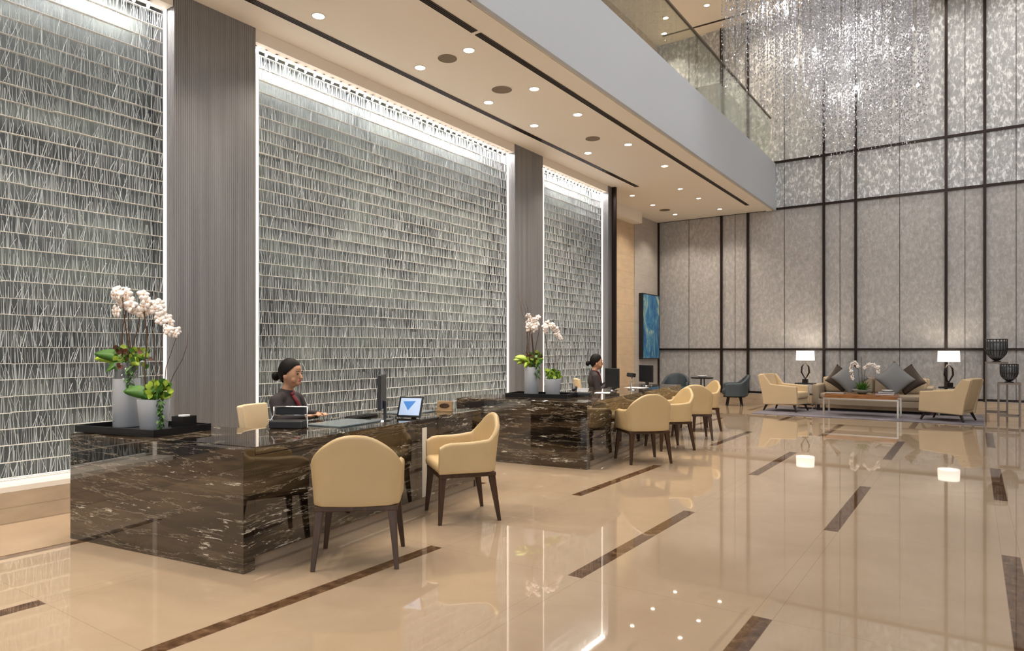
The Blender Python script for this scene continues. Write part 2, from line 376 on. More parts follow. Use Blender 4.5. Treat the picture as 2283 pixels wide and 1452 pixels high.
# far wall
wf = st('wall_far', MB().b2((XL-0.3, YF, 0.29), (9, YF+0.2, ZS)), 'panel')
st('wall_far_upper', MB().b2((XL-0.3, YF, ZS), (9, YF+0.2, ZC)), 'panelup')
st('baseboard_far', MB().b2((XL, YF-0.06, 0), (9, YF+0.1, 0.27)), 'plinth')
tr = MB()
def vbar(x, z0, z1, w=0.055): tr.b2((x-w/2, YF-0.07, z0), (x+w/2, YF-0.002, z1))
for x in (-7.21, -5.462, -4.782, -2.989, -2.297, -0.507, 0.191, 2.0, 2.7): vbar(x, 0.27, ZS)
for x in (-5.462, -4.782, -2.989, -2.297, -0.507, 0.191, 2.0, 2.7): vbar(x, ZS, ZC)
for z in (0.305, 1.40, ZS+0.02, ZM+0.02): tr.b2((XL, YF-0.055, z-0.025), (9, YF-0.002, z+0.025))
for x in (-6.35, -5.12, -3.9, -2.64, -1.4, -0.16, 0.732, 1.4): tr.b2((x-0.004, YF-0.008, 0.33), (x+0.004, YF-0.001, ZC))
st('trim_4', tr, 'bronze')
# left wall : backing, pillars, stone return
st('wall_left', MB().b2((-8.2, -4, 0), (-7.3, 13.1, ZS)), 'metalrib')
pill = [(-1.2, 0.45), (3.556, 4.46), (9.48, 10.38), (13.03, 13.2)]
for k, (a, b) in enumerate(pill):
    st('wall_left_pillar', MB().b2((-7.3, a, 0), (XW, b, ZS)), 'metalrib')
st('wall_left_stone', MB().b2((-8.2, 13.1, 0), (XL-0.0, 16.11, ZS)), 'stone')
st('wall_left_grey', MB().b2((-8.2, 16.11, 0), (XL+0.02, YF, ZS)), 'greystone')
st('wall_left_upper', MB().b2((-8.2, -4, ZM-0.12), (XL-0.01, YF, ZC)), 'stone')
st('trim_5', MB().b2((-6.5, 13.2, 0), (-6.36, 13.26, ZS)), 'bronze')
st('trim_6', MB().b2((XL, 14.2, 4.62), (XL+0.25, 16.05, ZS)), 'ceil')
pl = MB().b2((-7.3, -4, 0), (-6.37, 13.0, 0.25))
st('baseboard_left', pl, 'plinth')
# right and back sides of the lobby (seen only in reflections)
wr = MB()
for y in range(-9, 18, 3): wr.b2((8.6, y, 0), (8.8, y+0.5, ZC))
wr.b2((8.6, -9, 0), (8.8, 18, 0.9)).b2((8.6, -9, 5.6), (8.8, 18, 6.4)).b2((8.6, -9, 9.3), (8.8, 18, ZC))
st('wall_right', wr, 'stone')
st('window_1', MB().b2((8.7, -9, 0.9), (8.74, 18, 5.6)), 'glazing')
st('window_2', MB().b2((8.7, -9, 6.4), (8.74, 18, 9.3)), 'winlit')
# pale polished ledge in each bay, glowing from the strip light under the rods
for (a, b) in ((0.45, 3.55), (4.46, 9.48), (10.38, 13.03)):
    st('trim_7', MB().b2((-6.68, a, 0.2501), (-6.375, b, 0.30)), 'lightstone', bevel=0.004)
# ------------------------------------------------------------------ glass-rod screens
def bay(y0, y1, label, nb):
    t = thing('glass_screen', label, 'decorative screen', (-6.6, (y0+y1)/2, 0.30), 0, 'glass rod screens along the desk wall')
    oy = (y0+y1)/2; oz = 0.30
    def L(x, y, z): return (x+6.6, y-oy, z-oz)
    MB().add([L(-6.86, y0, 0.3), L(-6.86, y1, 0.3), L(-6.86, y1, ZS), L(-6.86, y0, ZS), L(-6.88, y0, 0.3), L(-6.88, y1, 0.3), L(-6.88, y1, ZS), L(-6.88, y0, ZS)],
             [(0, 1, 2, 3), (5, 4, 7, 6), (0, 4, 5, 1), (3, 2, 6, 7), (0, 3, 7, 4), (1, 5, 6, 2)]).build('back_panel', 'back', t)
    H = 0.137; n = int((4.80-0.31)/H); sh = MB(); rd = MB(); rng = random.Random(int(y0*10))
    z = 0.32
    segs = [0.42, 0.55, 0.63, 0.36]
    for j in range(n+1):
        y = y0+0.02; k = 0
        while y < y1-0.02:                       # shelves made of short glass bars, slightly out of line
            yy = min(y1-0.02, y+rng.uniform(0.3, 0.75)); dz = rng.uniform(-0.004, 0.004)
            sh.b2(L(-6.645, y, z+dz), L(-6.615+rng.uniform(0, .012), yy, z+dz+0.0045)); y = yy
        if j == n: break
        y = y0+0.03
        while y < y1-0.03:
            a = rng.gauss(0, 0.007) if rng.random() < (0.72 if y0 < 2 else 0.86) else rng.choice((-1, 1))*rng.uniform(0.02, 0.05)
            wd = rng.choice((0.0025, 0.003, 0.004, 0.006)); x = -6.64+rng.uniform(0, 0.03)
            ya = min(y1-.02, max(y0+.02, y)); yb = min(y1-.02, max(y0+.02, y+a)); zz = z+rng.uniform(0, .01); z2 = z+H*(1 if rng.random() < 0.85 else 0.7)
            A = L(x, ya, zz); B = L(x+rng.uniform(-.004, .004), yb, z2)
            rd.add([(A[0]-wd/2, A[1]-wd/2, A[2]), (A[0]+wd/2, A[1], A[2]), (A[0]-wd/2, A[1]+wd/2, A[2]), (B[0]-wd/2, B[1]-wd/2, B[2]), (B[0]+wd/2, B[1], B[2]), (B[0]-wd/2, B[1]+wd/2, B[2])],
                   [(0, 1, 4, 3), (1, 2, 5, 4), (2, 0, 3, 5)])
            y += rng.uniform(0.005, 0.019) if y0 < 2 else rng.uniform(0.006, 0.023)
        z += H
    sh.build('shelves', 'shelf', t, fix=False)
    o = rd.build('glass_rods', 'rod', t, fix=False); o['kind'] = 'stuff'
    for yy, w in ((y0*1.0203+0.02, 0.030), (y1-0.012, 0.022)):
        MB().b2(L(-6.603, yy-w/2, 0.3), L(-6.575, yy+w/2, ZS-0.142)).build('light_strip', 'led', t)
    MB().b2(L(-6.64, y0, ZS-0.14), L(-6.46, y1, ZS-0.001)).build('top_rail', 'ceil', t)
    hold = MB(); nbv = int((y1-y0)/0.135)
    for i in range(nbv):
        yy = y0+0.07+i*0.135
        hold = MB().cone(L(-6.55, yy, ZS-0.1405), L(-6.55, yy, ZS-0.18), 0.014, 0.02, 8)
        h = hold.build('spotlight', 'bronze', t)
        MB().ell(L(-6.55, yy, ZS-0.195), (0.016, 0.016, 0.020), 8, 6).build('bulb', 'bulb', h, smooth=True)
    ln = y1-y0
    area('screen_strip', (-6.545, oy, ZS-0.150), 0.10, 38*ln/2.6, (1, 0.93, 0.88), (0, math.radians(14), 0), ln-0.1)
    MB().b2(L(-6.70, y0+0.05, 0.301), L(-6.685, y1-0.05, 0.32)).build('foot_light_strip', 'led2', t)
    return t
bay(0.45, 3.55, 'tall screen of stacked glass rods left of the grey ribbed pillar, behind the big orchids', 0)
bay(4.46, 9.48, 'widest screen of stacked glass rods, between the two grey pillars behind the nearer receptionist', 0)
bay(10.38, 13.03, 'narrow far screen of stacked glass rods behind the far receptionist', 0)

# ------------------------------------------------------------------ ceiling fittings
def rowlight(x, y, z, r, label, grp, power=22):
    t = thing('downlight', label, 'ceiling light', (x, y, z), 0, grp)
    MB().lathe([(r, -0.001), (r*1.25, -0.001), (r*1.25, -0.006), (r, -0.006), (r, -0.001)], 20).build('trim_ring', 'white', t)
    MB().lathe([(0, -0.003), (r, -0.003)], 20).build('lens', 'down', t)
    l = bpy.data.lights.new('downlight_lamp', 'SPOT'); l.energy = power; l.color = WARM; l.spot_size = math.radians(115); l.spot_blend = 0.7; l.shadow_soft_size = 0.06
    o = bpy.data.objects.new('downlight_lamp', l); COL.objects.link(o); o.location = (x, y, z-0.02)
NEAR = 'recessed downlights in the two rows under the mezzanine'
for n, (x, y) in enumerate([(-5.67, 4.67), (-5.67, 6.24), (-5.67, 7.67), (-5.67, 8.87), (-5.67, 10.65), (-4.87, 6.2), (-4.87, 7.62), (-4.87, 8.82), (-4.87, 10.6), (-4.87, 12.24), (-5.28, 14.17), (-5.26, 15.3), (-5.23, 16.77), (-6.41, 14.17), (-6.42, 15.38), (-6.39, 16.78)]):
    side = 'wall-side row' if n < 5 else ('outer row' if n < 10 else ('outer far cluster' if n < 13 else 'far cluster near the stone wall'))
    pos = ['nearest', 'second', 'third', 'fourth', 'farthest'][n % 5] if n < 10 else ['nearest', 'middle', 'farthest'][(n-10) % 3]
    rowlight(x, y, ZS, 0.062 if n < 10 else 0.05, 'small warm downlight, %s of the %s in the soffit' % (pos, side), NEAR, 145 if n < 10 else 95)
for (x, y, nm) in ((-5.39, 16.27, 'beyond the balustrade rail'), (-6.45, 16.3, 'seen through the balustrade glass'), (-6.8, 17.08, 'seen lowest through the balustrade glass'), (-4.3, 17.1, 'beside the left edge of the chandelier'), (-3.78, 17.2, 'among the upper chandelier strands')):
    rowlight(x, y, ZC, 0.06, 'small downlight in the upper ceiling, ' + nm, 'downlights in the upper ceiling', 110)
for x, y, r, nm in ((-5.22, 6.23, 0.115, 'dark round grille between the nearest soffit downlights'), (-5.24, 7.39, 0.15, 'largest pale round grille in the middle of the cream soffit'), (-5.22, 9.97, 0.12, 'small dark round grille further along the soffit'), (-6.4, 16.1, 0.13, 'faint round grille near the far end of the soffit'), (-4.21, 5.29, 0.07, 'small dark disc beside the fascia at the top edge')):
    t = thing('ceiling_speaker', nm, 'ceiling speaker', (x, y, ZS), 0, 'round ceiling grilles')
    MB().lathe([(0, -0.004), (r*0.92, -0.004)], 28).build('grille', 'speaker', t)
    MB().lathe([(r*0.92, -0.001), (r*0.92, -0.007), (r, -0.007), (r, -0.001)], 28).build('rim', 'ceil' if r > .14 else 'speaker', t)
def diffuser(name, x, y0, y1, label, z=ZS, along='y', w=0.075):
    t = thing(name, label, 'air diffuser', (x if along == 'y' else (y0+y1)/2, (y0+y1)/2 if along == 'y' else x, z-0.0015), 0, 'long slot diffusers in the ceilings'); L = abs(y1-y0)/2
    if along == 'y':
        MB().b2((-w/2, -L, -0.003), (w/2, L, 0)).build('slot', 'slot', t)
        m = MB()
        for sx in (-w/2, -w/6, w/6, w/2): m.b2((sx-0.004, -L, -0.008), (sx+0.004, L, -0.001))
        m.build('blades', 'bronze', t)
    else:
        MB().b2((-L, -w/2, -0.003), (L, w/2, 0)).build('slot', 'slot', t)
        m = MB()
        for sx in (-w/2, w/2): m.b2((-L, sx-0.004, -0.008), (L, sx+0.004, -0.001))
        m.build('blades', 'bronze', t)
diffuser('slot_diffuser', -5.97, -3, 13.45, 'long dark slot in the soffit running beside the glass screens')
diffuser('slot_diffuser', -4.53, 5.93, 16.7, 'long dark slot in the soffit running beside the white fascia')
diffuser('slot_diffuser', -4.53, -3, 5.87, 'short nearer piece of the dark soffit slot cut off by the top edge')
diffuser('slot_diffuser', 17.2, -6.9, -4.6, 'thin dark slot in the high ceiling near the far wall', ZC, 'x', 0.06)

# ------------------------------------------------------------------ mezzanine balustrade and what stands behind it
bl = thing('glass_balustrade', 'clear glass balustrade with thin dark top rail on the white mezzanine edge', 'balustrade', (XB-0.08, 8, ZM))
ys = [-3.2, -1.9, -0.6, 0.7, 2.0, 3.3, 4.6, 5.9, 7.2, 8.5, 9.8, 11.1, 12.4, 13.7, 15.0, 16.3, 17.6]
for a, b in zip(ys, ys[1:]):
    MB().b2((-0.006, a-8+0.006, -0.05), (0.006, b-8-0.006, 1.12)).build('glass_panel', 'bal', bl)
MB().b2((-0.02, -11.2, 1.12), (0.02, 9.6, 1.15)).build('top_rail', 'taupe', bl)
MB().b2((-0.035, -11.2, 0.0), (-0.007, 9.6, 0.06)).build('base_channel', 'steel', bl)
cn = thing('console_bench', 'pale low bench standing behind the mezzanine glass', 'bench', (-4.72, 15.1, ZM-0.117))
MB().b2((-0.3, -0.95, 0.12), (0.3, 0.95, 1.07)).build('body', 'white', cn, bevel=0.02)
MB().b2((-0.26, -0.90, 0), (0.26, 0.90, 0.12)).build('plinth', 'taupe', cn)

# ------------------------------------------------------------------ chandelier
def chandelier():
    cx, cy = -2.12, 12.1
    t = thing('chandelier', 'huge cascading crystal chandelier of sparkling strands in front of the far wall', 'chandelier', (cx, cy, ZC))
    MB().lathe([(0, -0.001), (1.5, -0.001), (1.5, -0.08), (0, -0.08)], 48).build('ceiling_plate', 'steel', t)
    rng = random.Random(3); strands = []
    for i in range(620):
        while True:
            a, b = rng.uniform(-1, 1), rng.uniform(-1, 1)
            if a*a+b*b < 1: break
        x = a*1.62; y = b*1.05
        sx = x*math.cos(YAW)+y*math.sin(YAW)        # sideways position decides the hem height
        u = sx/1.6
        hem = 5.70-0.6*math.exp(-((u-0.0)/0.2)**2) - (1.05*min(1, (u-0.05)/0.25) if u > .05 else 0) + rng.uniform(-0.15, 1.0)
        if u < -0.55: hem += rng.uniform(0.0, 0.5)
        strands.append((x, y, max(4.55, hem)))
    for x, y in ((0.02, 0.0), (-0.12, 0.1), (0.15, -.1), (.3, .1), (-.02, .2), (.5, .2), (.7, -.1)): strands.append((x, y, 4.6+rng.uniform(-.1, .5)))
    def crys(mb, x, y, z, s, h):
        a = rng.uniform(0, PI); pts = [(x+s*math.cos(a+k*PI/2), y+s*math.sin(a+k*PI/2), z) for k in range(4)]
        mb.add(pts+[(x, y, z+h), (x, y, z-h)], [(k, (k+1) % 4, 4) for k in range(4)]+[((k+1) % 4, k, 5) for k in range(4)])
    def strand(mb, x, y, hem):
        z = hem
        while z < 9.7-ZC*0+0:
            dens = 0.055 if z > hem+0.9 else 0.10
            if z > 9.0: dens = 0.18
            s = rng.uniform(0.008, 0.017); crys(mb, x+rng.uniform(-.006, .006), y, z-ZC, s, s*rng.uniform(1.2, 2.0)); z += dens*rng.uniform(0.7, 1.5)
        mb.b2((x-0.0007, y-0.0007, hem-ZC), (x+0.0007, y+0.0007, -0.08))
    strands.sort(key=lambda q: q[1])
    for x, y, h in strands[:100]:
        m = MB(); strand(m, x, y, h); m.build('crystal_strand', 'crystal', t, fix=False)
    m = MB()
    for x, y, h in strands[100:]: strand(m, x, y, h)
    o = m.build('crystal_strands', 'crystal', t, fix=False); o['kind'] = 'stuff'
    fx, fy = -math.sin(YAW), math.cos(YAW); rx, ry = math.cos(YAW), math.sin(YAW)
    for (px, py) in ((1749, 6), (1957, 27), (1924, 43), (1886, 60), (1773, 133), (1816, 110), (1943, 64), (1977, 92), (1901, 130), (1986, 110), (2025, 109), (2035, 65), (1871, 211), (1909, 196), (2046, 190), (1700, 18)):
        d = 11.3+rng.uniform(-.4, .4); l = (px-1141)/FPX*d
        X = fx*d+rx*l-cx; Y = fy*d+ry*l-cy; Z = 1.4-(py-779)/FPX*d-ZC
        h = MB().cone((X, Y, Z+0.03), (X, Y, Z+0.09), 0.012, 0.009, 8)
        h.b2((X-.001, Y-.001, Z+.09), (X+.001, Y+.001, -0.08))
        h = h.build('lamp_holder', 'chrome', t)
        MB().ell((X, Y, Z), (0.026, 0.026, 0.03), 10, 8).build('bulb', 'chbulb', h, smooth=True)
        q = bpy.data.lights.new('chandelier_bulb_light', 'POINT'); q.energy = 7; q.color = (1, 0.95, 0.89); q.shadow_soft_size = 0.05
        qo = bpy.data.objects.new('chandelier_bulb_light', q); COL.objects.link(qo); qo.location = (X+cx, Y+cy, Z+ZC-0.06)
chandelier()

# ------------------------------------------------------------------ desks
def desk(name, loc, rz, L, label, streak_y):
    # local: +y along the desk, x from 0 (front, guest side) to -1.79; near end at y=0
    t = thing(name, label, 'reception desk', loc, rz, 'black marble reception desks')
    H = 0.78
    MB().b2((-1.79, 0, 0.0), (0.0, 0.095, H-0.004)).build('end_panel', 'marble', t, bevel=0.003)
    top = MB().prism([(-1.79, 0.0955), (-0.001, 0.0955), (-0.001, L), (-0.80, L), (-0.80, 0.80), (-1.79, 0.80)], H-0.05, H)
    top.build('top_slab', 'marble', t, bevel=0.003)
    f = MB().b2((-0.045, 0.0955, 0.085), (-0.004, L, H-0.052)); f.build('front_panel', 'marble', t, bevel=0.002)
    MB().b2((-0.10, 0.0955, 0.0), (-0.06, L, 0.084)).build('plinth', 'plinth', t)
    MB().b2((-0.78, L-0.05, 0.0), (-0.046, L, H-0.052)).build('far_end_panel', 'marble', t)
    MB().b2((-1.75, 0.76, 0.0), (-0.80, 0.79, H-0.052)).build('wing_back_panel', 'marble', t)
    MB().b2((-1.78, 0.0955, 0.0), (-1.74, 0.75, H-0.052)).build('wing_side_panel', 'marble', t)
    if streak_y is not None:  # bright vertical reflection put in as a cream strip on the front
        MB().b2((-0.0035, streak_y-0.035, 0.09), (-0.0005, streak_y+0.035, H-0.075)).build('painted_reflection', 'lightstone', t, label='cream strip painted in as a reflection')
    return t
RZ1 = math.radians(7.9); RZ2 = math.radians(6.8)
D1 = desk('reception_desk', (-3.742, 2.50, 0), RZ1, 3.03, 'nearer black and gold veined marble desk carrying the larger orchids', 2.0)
D2 = desk('reception_desk', (-3.70, 6.93, 0), RZ2, 4.5, 'far black and white veined marble desk behind the side-on cream chair', None)
def on(D, x, y, z=0.7812): return D.matrix_basis @ Vector((x, y, z))

# ------------------------------------------------------------------ chairs
def shell_mesh(path_n=40, W=0.275, D=0.25, t=0.045, z0=0.40, arm=0.635, top=0.845, flare=0.05, rc=0.105, archw=0.72):
    # U plan open to +y ; returns MB
    pts = []
    straight = D+0.20-rc
    # right arm front -> back corner -> back -> left
    seq = []
    for i in range(9): seq.append((W, 0.24-(0.24+D-rc)*i/8, 1, 0))
    for i in range(1, 9):
        a = PI/2*i/8; seq.append((W-rc+rc*math.cos(a), -(D-rc)-rc*math.sin(a), math.cos(a), -math.sin(a)))
    nb = 12
    for i in range(1, nb): seq.append(((W-rc)*(1-2*i/nb), -D-0.018*math.sin(PI*i/nb), 0, -1))
    for i in range(0, 8):
        a = PI/2*(1+i/8); seq.append((-(W-rc)+rc*math.cos(a), -(D-rc)-rc*math.sin(a), math.cos(a), -math.sin(a)))
    for i in range(9): seq.append((-W, -(D-rc)+(0.24+D-rc)*i/8, -1, 0))
    mb = MB(); nz = 7; rows = []
    n = len(seq)
    for k, (x, y, nx, ny) in enumerate(seq):
        q = max(0.0, min(1.0, (-y-(-0.02))/(D-0.0)))         # 0 on the arms .. 1 on the back
        s = q*q*(3-2*q); edge = max(0, 1-(abs(x)/(W*0.985))**2.2)**0.72 if abs(x) < W*0.985 else 0
        h = arm+(top-arm)*(0.10*s+0.90*edge*s)
        if y > 0.10: h -= 0.035*((y-0.10)/0.14)**3
        ring = []
        for j in range(nz+1):
            z = z0+(h-z0)*j/nz; f = flare*((z-z0)/0.44)**1.3*(0.35+0.65*s)
            ring.append(((x+nx*(f+0), y+ny*(f)), (x+nx*(f-t), y+ny*(f-t)), z))
        rows.append(ring)
    for ring in rows:
        o = [(a[0], a[1], z) for a, b, z in ring]; i_ = [(b[0], b[1], z) for a, b, z in ring]
        top_ = ((o[-1][0]+i_[-1][0])/2, (o[-1][1]+i_[-1][1])/2, o[-1][2]+0.018)
        mb.v += o+[top_]+i_[::-1]
    m = 2*(nz+1)+1
    for k in range(n-1):
        for j in range(m): mb.f.append((k*m+j, k*m+(j+1) % m, (k+1)*m+(j+1) % m, (k+1)*m+j))
    mb.f.append(tuple(range(m))); mb.f.append(tuple(range((n-1)*m, n*m))[::-1])
    return mb
def make_chair():
    t = thing('armchair', '', 'chair')
    shell_mesh().build('back_and_arms', 'leather', t, smooth=True, bevel=0.008, bseg=2)
    c = MB().box((0, 0.015, 0.445), (0.50, 0.48, 0.09)); c.build('seat', 'leather', t, smooth=True, bevel=0.038, bseg=4)
    MB().b2((-0.262, -0.235, 0.365), (0.262, 0.235, 0.399)).build('seat_frame', 'walnut', t, bevel=0.006)
    for sx, sy in ((-1, -1), (1, -1), (-1, 1), (1, 1)):
        m = MB(); a = Vector((sx*0.228, sy*0.205, 0.372)); b = Vector((sx*(0.262 if sy < 0 else 0.27), sy*(0.262 if sy < 0 else 0.235), 0.0))
        def sq(P, r): return [(P.x-r, P.y-r, P.z), (P.x+r, P.y-r, P.z), (P.x+r, P.y+r, P.z), (P.x-r, P.y+r, P.z)]
        m.add(sq(a, 0.026)+sq(b, 0.0135), [(0, 1, 5, 4), (1, 2, 6, 5), (2, 3, 7, 6), (3, 0, 4, 7), (3, 2, 1, 0), (4, 5, 6, 7)])
        m.build('leg', 'walnut', t, bevel=0.003)
    return t
ch0 = make_chair()
GC = 'cream leather tub chairs along the desks'
chairs = [(-3.40, 3.15, 40, 'cream leather chair seen from behind, in front of the nearer marble desk'),
          (-3.57, 4.43, 143, 'cream leather chair turned side-on at the far end of the nearer desk'),
          (-3.43, 7.89, 47, 'cream chair seen from behind, nearest one at the far desk'),
          (-3.56, 9.10, 136, 'cream chair facing the far desk, second of its row, pale inside of the back showing'),
          (-3.66, 10.33, 30, 'cream chair seen straight from behind, third along the far desk'),
          (-3.93, 11.50, 134, 'farthest cream chair at the far desk, pale inside showing')]
for k, (x, y, a, lab) in enumerate(chairs):
    o = ch0 if k == 0 else copytree(ch0)
    put(o, (x, y, 0), math.radians(a), lab, GC)
# staff chairs: squarer back, behind the desks
def staff_chair(loc, rz, label):
    t = thing('desk_chair', label, 'chair', loc, rz, 'cream desk chairs behind the desks')
    b = MB(); n = 12
    for i in range(n+1):
        a = (i/n-0.5)*1.1; r = 0.46
        for rr in (r, r-0.05):
            for z, k in ((0.36, 0.90), (0.90, 0.98)): b.v.append((rr*math.sin(a)*k, -rr*math.cos(a)+0.20-(z-0.42)*0.14, z))
    for i in range(n):
        q = i*4; p = q+4
        b.f += [(q, q+1, p+1, p), (q+2, p+2, p+3, q+3), (q+1, q+3, p+3, p+1), (q, p, p+2, q+2)]
    b.f += [(0, 2, 3, 1), (n*4, n*4+1, n*4+3, n*4+2)]
    b.build('backrest', 'leather2', t, smooth=True, bevel=0.012, bseg=3)
    MB().box((0, 0.02, 0.365), (0.44, 0.42, 0.09)).build('seat', 'leather2', t, smooth=True, bevel=0.035, bseg=4)
    MB().cone((0, 0, 0.08), (0, 0, 0.33), 0.03, 0.03, 12).build('column', 'steel', t)
    for k in range(5):
        a = 2*PI*k/5; l = MB().cone((0, 0, 0.09), (0.28*math.cos(a), 0.28*math.sin(a), 0.06), 0.022, 0.014, 8).build('base_arm', 'steel', t)
        MB().ell((0.28*math.cos(a), 0.28*math.sin(a), 0.03), (0.03, 0.03, 0.03), 10, 8).build('castor', 'blackp', l, smooth=True)
    return t
staff_chair((-5.17, 3.80, 0), math.radians(-65), 'cream chair back standing behind the nearer desk, left of the receptionist')
staff_chair((-5.36, 10.22, 0), math.radians(-55), 'cream chair behind the far desk, behind the far receptionist')

# ------------------------------------------------------------------ people
def person(loc, rz, s, label, scarf, arms):
    t = thing('person', label, 'person', loc, rz)         # local +y is where she faces, origin on the floor below the seat
    t.scale = (s, s, s)
    B = MB(); HS = 1.09
    def hp(mb):          # head pieces are modelled at unit size, then scaled and set on the neck
        mb.v = [(x*HS, 0.01+(y-0.01)*HS, 1.065+(z-1.09)*HS) for x, y, z in mb.v]; return mb
    B.cap((0, -0.02, 0.98), (0, 0.012, 1.09), 0.050, 0.047)                 # neck
    BB = B; B = MB()
    hc = (0, 0.035, 1.195)
    def head(q):
        q = q.copy()
        if q.z < 0: q.x *= 1-0.30*(-q.z/0.118)**1.5
        if q.y > 0.05 and q.z < 0.04: q.y = 0.05+(q.y-0.05)*0.75
        if q.y < 0 and q.z < -0.03: q.y *= 0.85
        return q
    B.ell(hc, (0.073, 0.092, 0.118), 24, 16, fn=head)
    B.ell((0, 0.098, 1.120), (0.026, 0.022, 0.022), 12, 8)                  # chin
    B.ell((0, 0.118, 1.175), (0.012, 0.018, 0.024), 12, 8, (0.45, 0, 0)); B.ell((0, 0.131, 1.163), (0.0145, 0.013, 0.011), 12, 8)   # nose
    B.ell((0, 0.107, 1.139), (0.023, 0.013, 0.014), 12, 8)                  # mouth mound
    for sx in (-1, 1):
        B.ell((sx*0.034, 0.080, 1.150), (0.027, 0.022, 0.030), 12, 8)       # cheeks
        B.ell((sx*0.073, 0.022, 1.178), (0.008, 0.018, 0.030), 10, 8)       # ears
    hp(B); BB.add(B.v, B.f); B = BB
    B.ell((0, -0.01, 0.86), (0.155, 0.095, 0.15), 16, 10); B.ell((0, -0.01, 0.68), (0.125, 0.09, 0.18), 16, 10); B.ell((0, -0.02, 0.52), (0.165, 0.13, 0.11), 16, 10)
    B.cap((-0.12, -0.01, 0.955), (0.12, -0.01, 0.955), 0.05, 0.05)
    for sx in (-1, 1):
        B.cap((sx*0.09, 0.0, 0.50), (sx*0.10, 0.40, 0.50), 0.082, 0.06); B.cap((sx*0.10, 0.40, 0.50), (sx*0.09, 0.36, 0.09), 0.055, 0.037)
        B.cap((sx*0.09, 0.34, 0.055), (sx*0.09, 0.50, 0.035), 0.035, 0.028)
        sh, el, wr = Vector((sx*0.165, -0.01, 0.945)), Vector(arms[0]), Vector(arms[1])
        el.x *= sx; wr.x *= sx
        B.cap(sh, el, 0.046, 0.038); B.cap(el, wr, 0.037, 0.024)
        d = (wr-el).normalized(); side = Vector((-sx, 0.1, 0)).normalized()
        pc = wr+d*0.045
        B.ell(pc, (0.036, 0.042, 0.014), 12, 8, (0, 0, math.atan2(-d.x, d.y)))
        for k in range(4):                                                   # four fingers, bent
            bs = wr+d*0.082+side*((k-1.5)*0.0175); ln = (0.034, 0.042, 0.040, 0.030)[k]
            m1 = bs+d*ln+Vector((0, 0, 0.004)); e1 = m1+d*ln*0.75+Vector((0, 0, -0.018))
            B.cap(bs-d*0.012, m1, 0.0085, 0.0078, 8); B.cap(m1, e1, 0.0078, 0.0068, 8)
        tb = wr+d*0.02+side*0.03; B.cap(tb, tb+d*0.03+side*0.022, 0.0105, 0.009, 8); B.cap(tb+d*0.03+side*0.022, tb+d*0.055+side*0.026, 0.009, 0.0075, 8)
    B.build('body', 'skin', t, remesh=0.006)
    J = MB()                                                                 # jacket: follows the torso and arms, a little larger
    J.ell((0, -0.01, 0.86), (0.168, 0.110, 0.155), 20, 12); J.ell((0, -0.01, 0.69), (0.140, 0.105, 0.19), 20, 12); J.ell((0, -0.02, 0.54), (0.178, 0.145, 0.12), 20, 12)
    J.cap((-0.125, -0.01, 0.958), (0.125, -0.01, 0.958), 0.060, 0.060); J.cone((0, -0.02, 0.97), (0, -0.012, 1.045), 0.085, 0.056, 18)
    for sx in (-1, 1):
        J.ell((sx*0.07, 0.055, 0.83), (0.06, 0.055, 0.065), 12, 8)
        sh, el, wr = Vector((sx*0.165, -0.01, 0.945)), Vector(arms[0]), Vector(arms[1]); el.x *= sx; wr.x *= sx
        J.cap(sh, el, 0.060, 0.050); J.cap(el, wr-(wr-el)*0.10, 0.050, 0.038)
    J.build('jacket', 'jacket', t, remesh=0.009)
    T = MB()
    for sx in (-1, 1):
        T.cap((sx*0.09, 0.0, 0.50), (sx*0.10, 0.40, 0.50), 0.096, 0.073); T.cap((sx*0.10, 0.40, 0.50), (sx*0.09, 0.36, 0.13), 0.068, 0.052)
    T.build('trousers', 'jacket', t, remesh=0.012)
    for sx in (-1, 1): MB().ell((sx*0.09, 0.43, 0.045), (0.047, 0.13, 0.045), 14, 8).build('shoe', 'black', t, smooth=True)
    Hh = MB()
    def hairf(q):
        q = q.copy()
        if q.y > 0.03: q.y = 0.03+(q.y-0.03)*0.95
        return q
    hv = MB().ell((0, 0.022, 1.213), (0.081, 0.100, 0.116), 72, 54, fn=hairf)
    # keep the cap off the face: drop faces in front and below the hairline
    keep = []
    for fc in hv.f:
        cx_ = sum((Vector(hv.v[i]) for i in fc), Vector())/len(fc)
        line = 1.265 if cx_.y > 0.098 else (1.262-(0.098-cx_.y)*1.05 if cx_.y > 0.0 else 1.105+max(0, cx_.y+0.05)*1.1)
        if cx_.z > line: keep.append(fc)
    hv.f = keep; hp(hv); h = hv.build('hair', 'hair', t, smooth=True)
    k = h.modifiers.new('sol', 'SOLIDIFY'); k.thickness = 0.012; k.offset = -1
    bun = MB().ell((0, -0.108, 1.175), (0.038, 0.034, 0.040), 16, 10).cap((0, -0.06, 1.19), (0, -0.09, 1.187), 0.030, 0.026); hp(bun).build('hair_bun', 'hair', t, smooth=True)
    for sx in (-1, 1):
        hp(MB().ell((sx*0.030, 0.1135, 1.197), (0.0125, 0.006, 0.0055), 12, 8)).build('eye', 'eye', t, smooth=True)
        hp(MB().tube([(sx*0.014, 0.124, 1.214), (sx*0.030, 0.1235, 1.219), (sx*0.048, 0.1085, 1.213)], 0.0028, 6)).build('eyebrow', 'hair', t, smooth=True)
    hp(MB().ell((0, 0.1175, 1.139), (0.021, 0.008, 0.0072), 14, 8)).build('lips', 'lips', t, smooth=True)
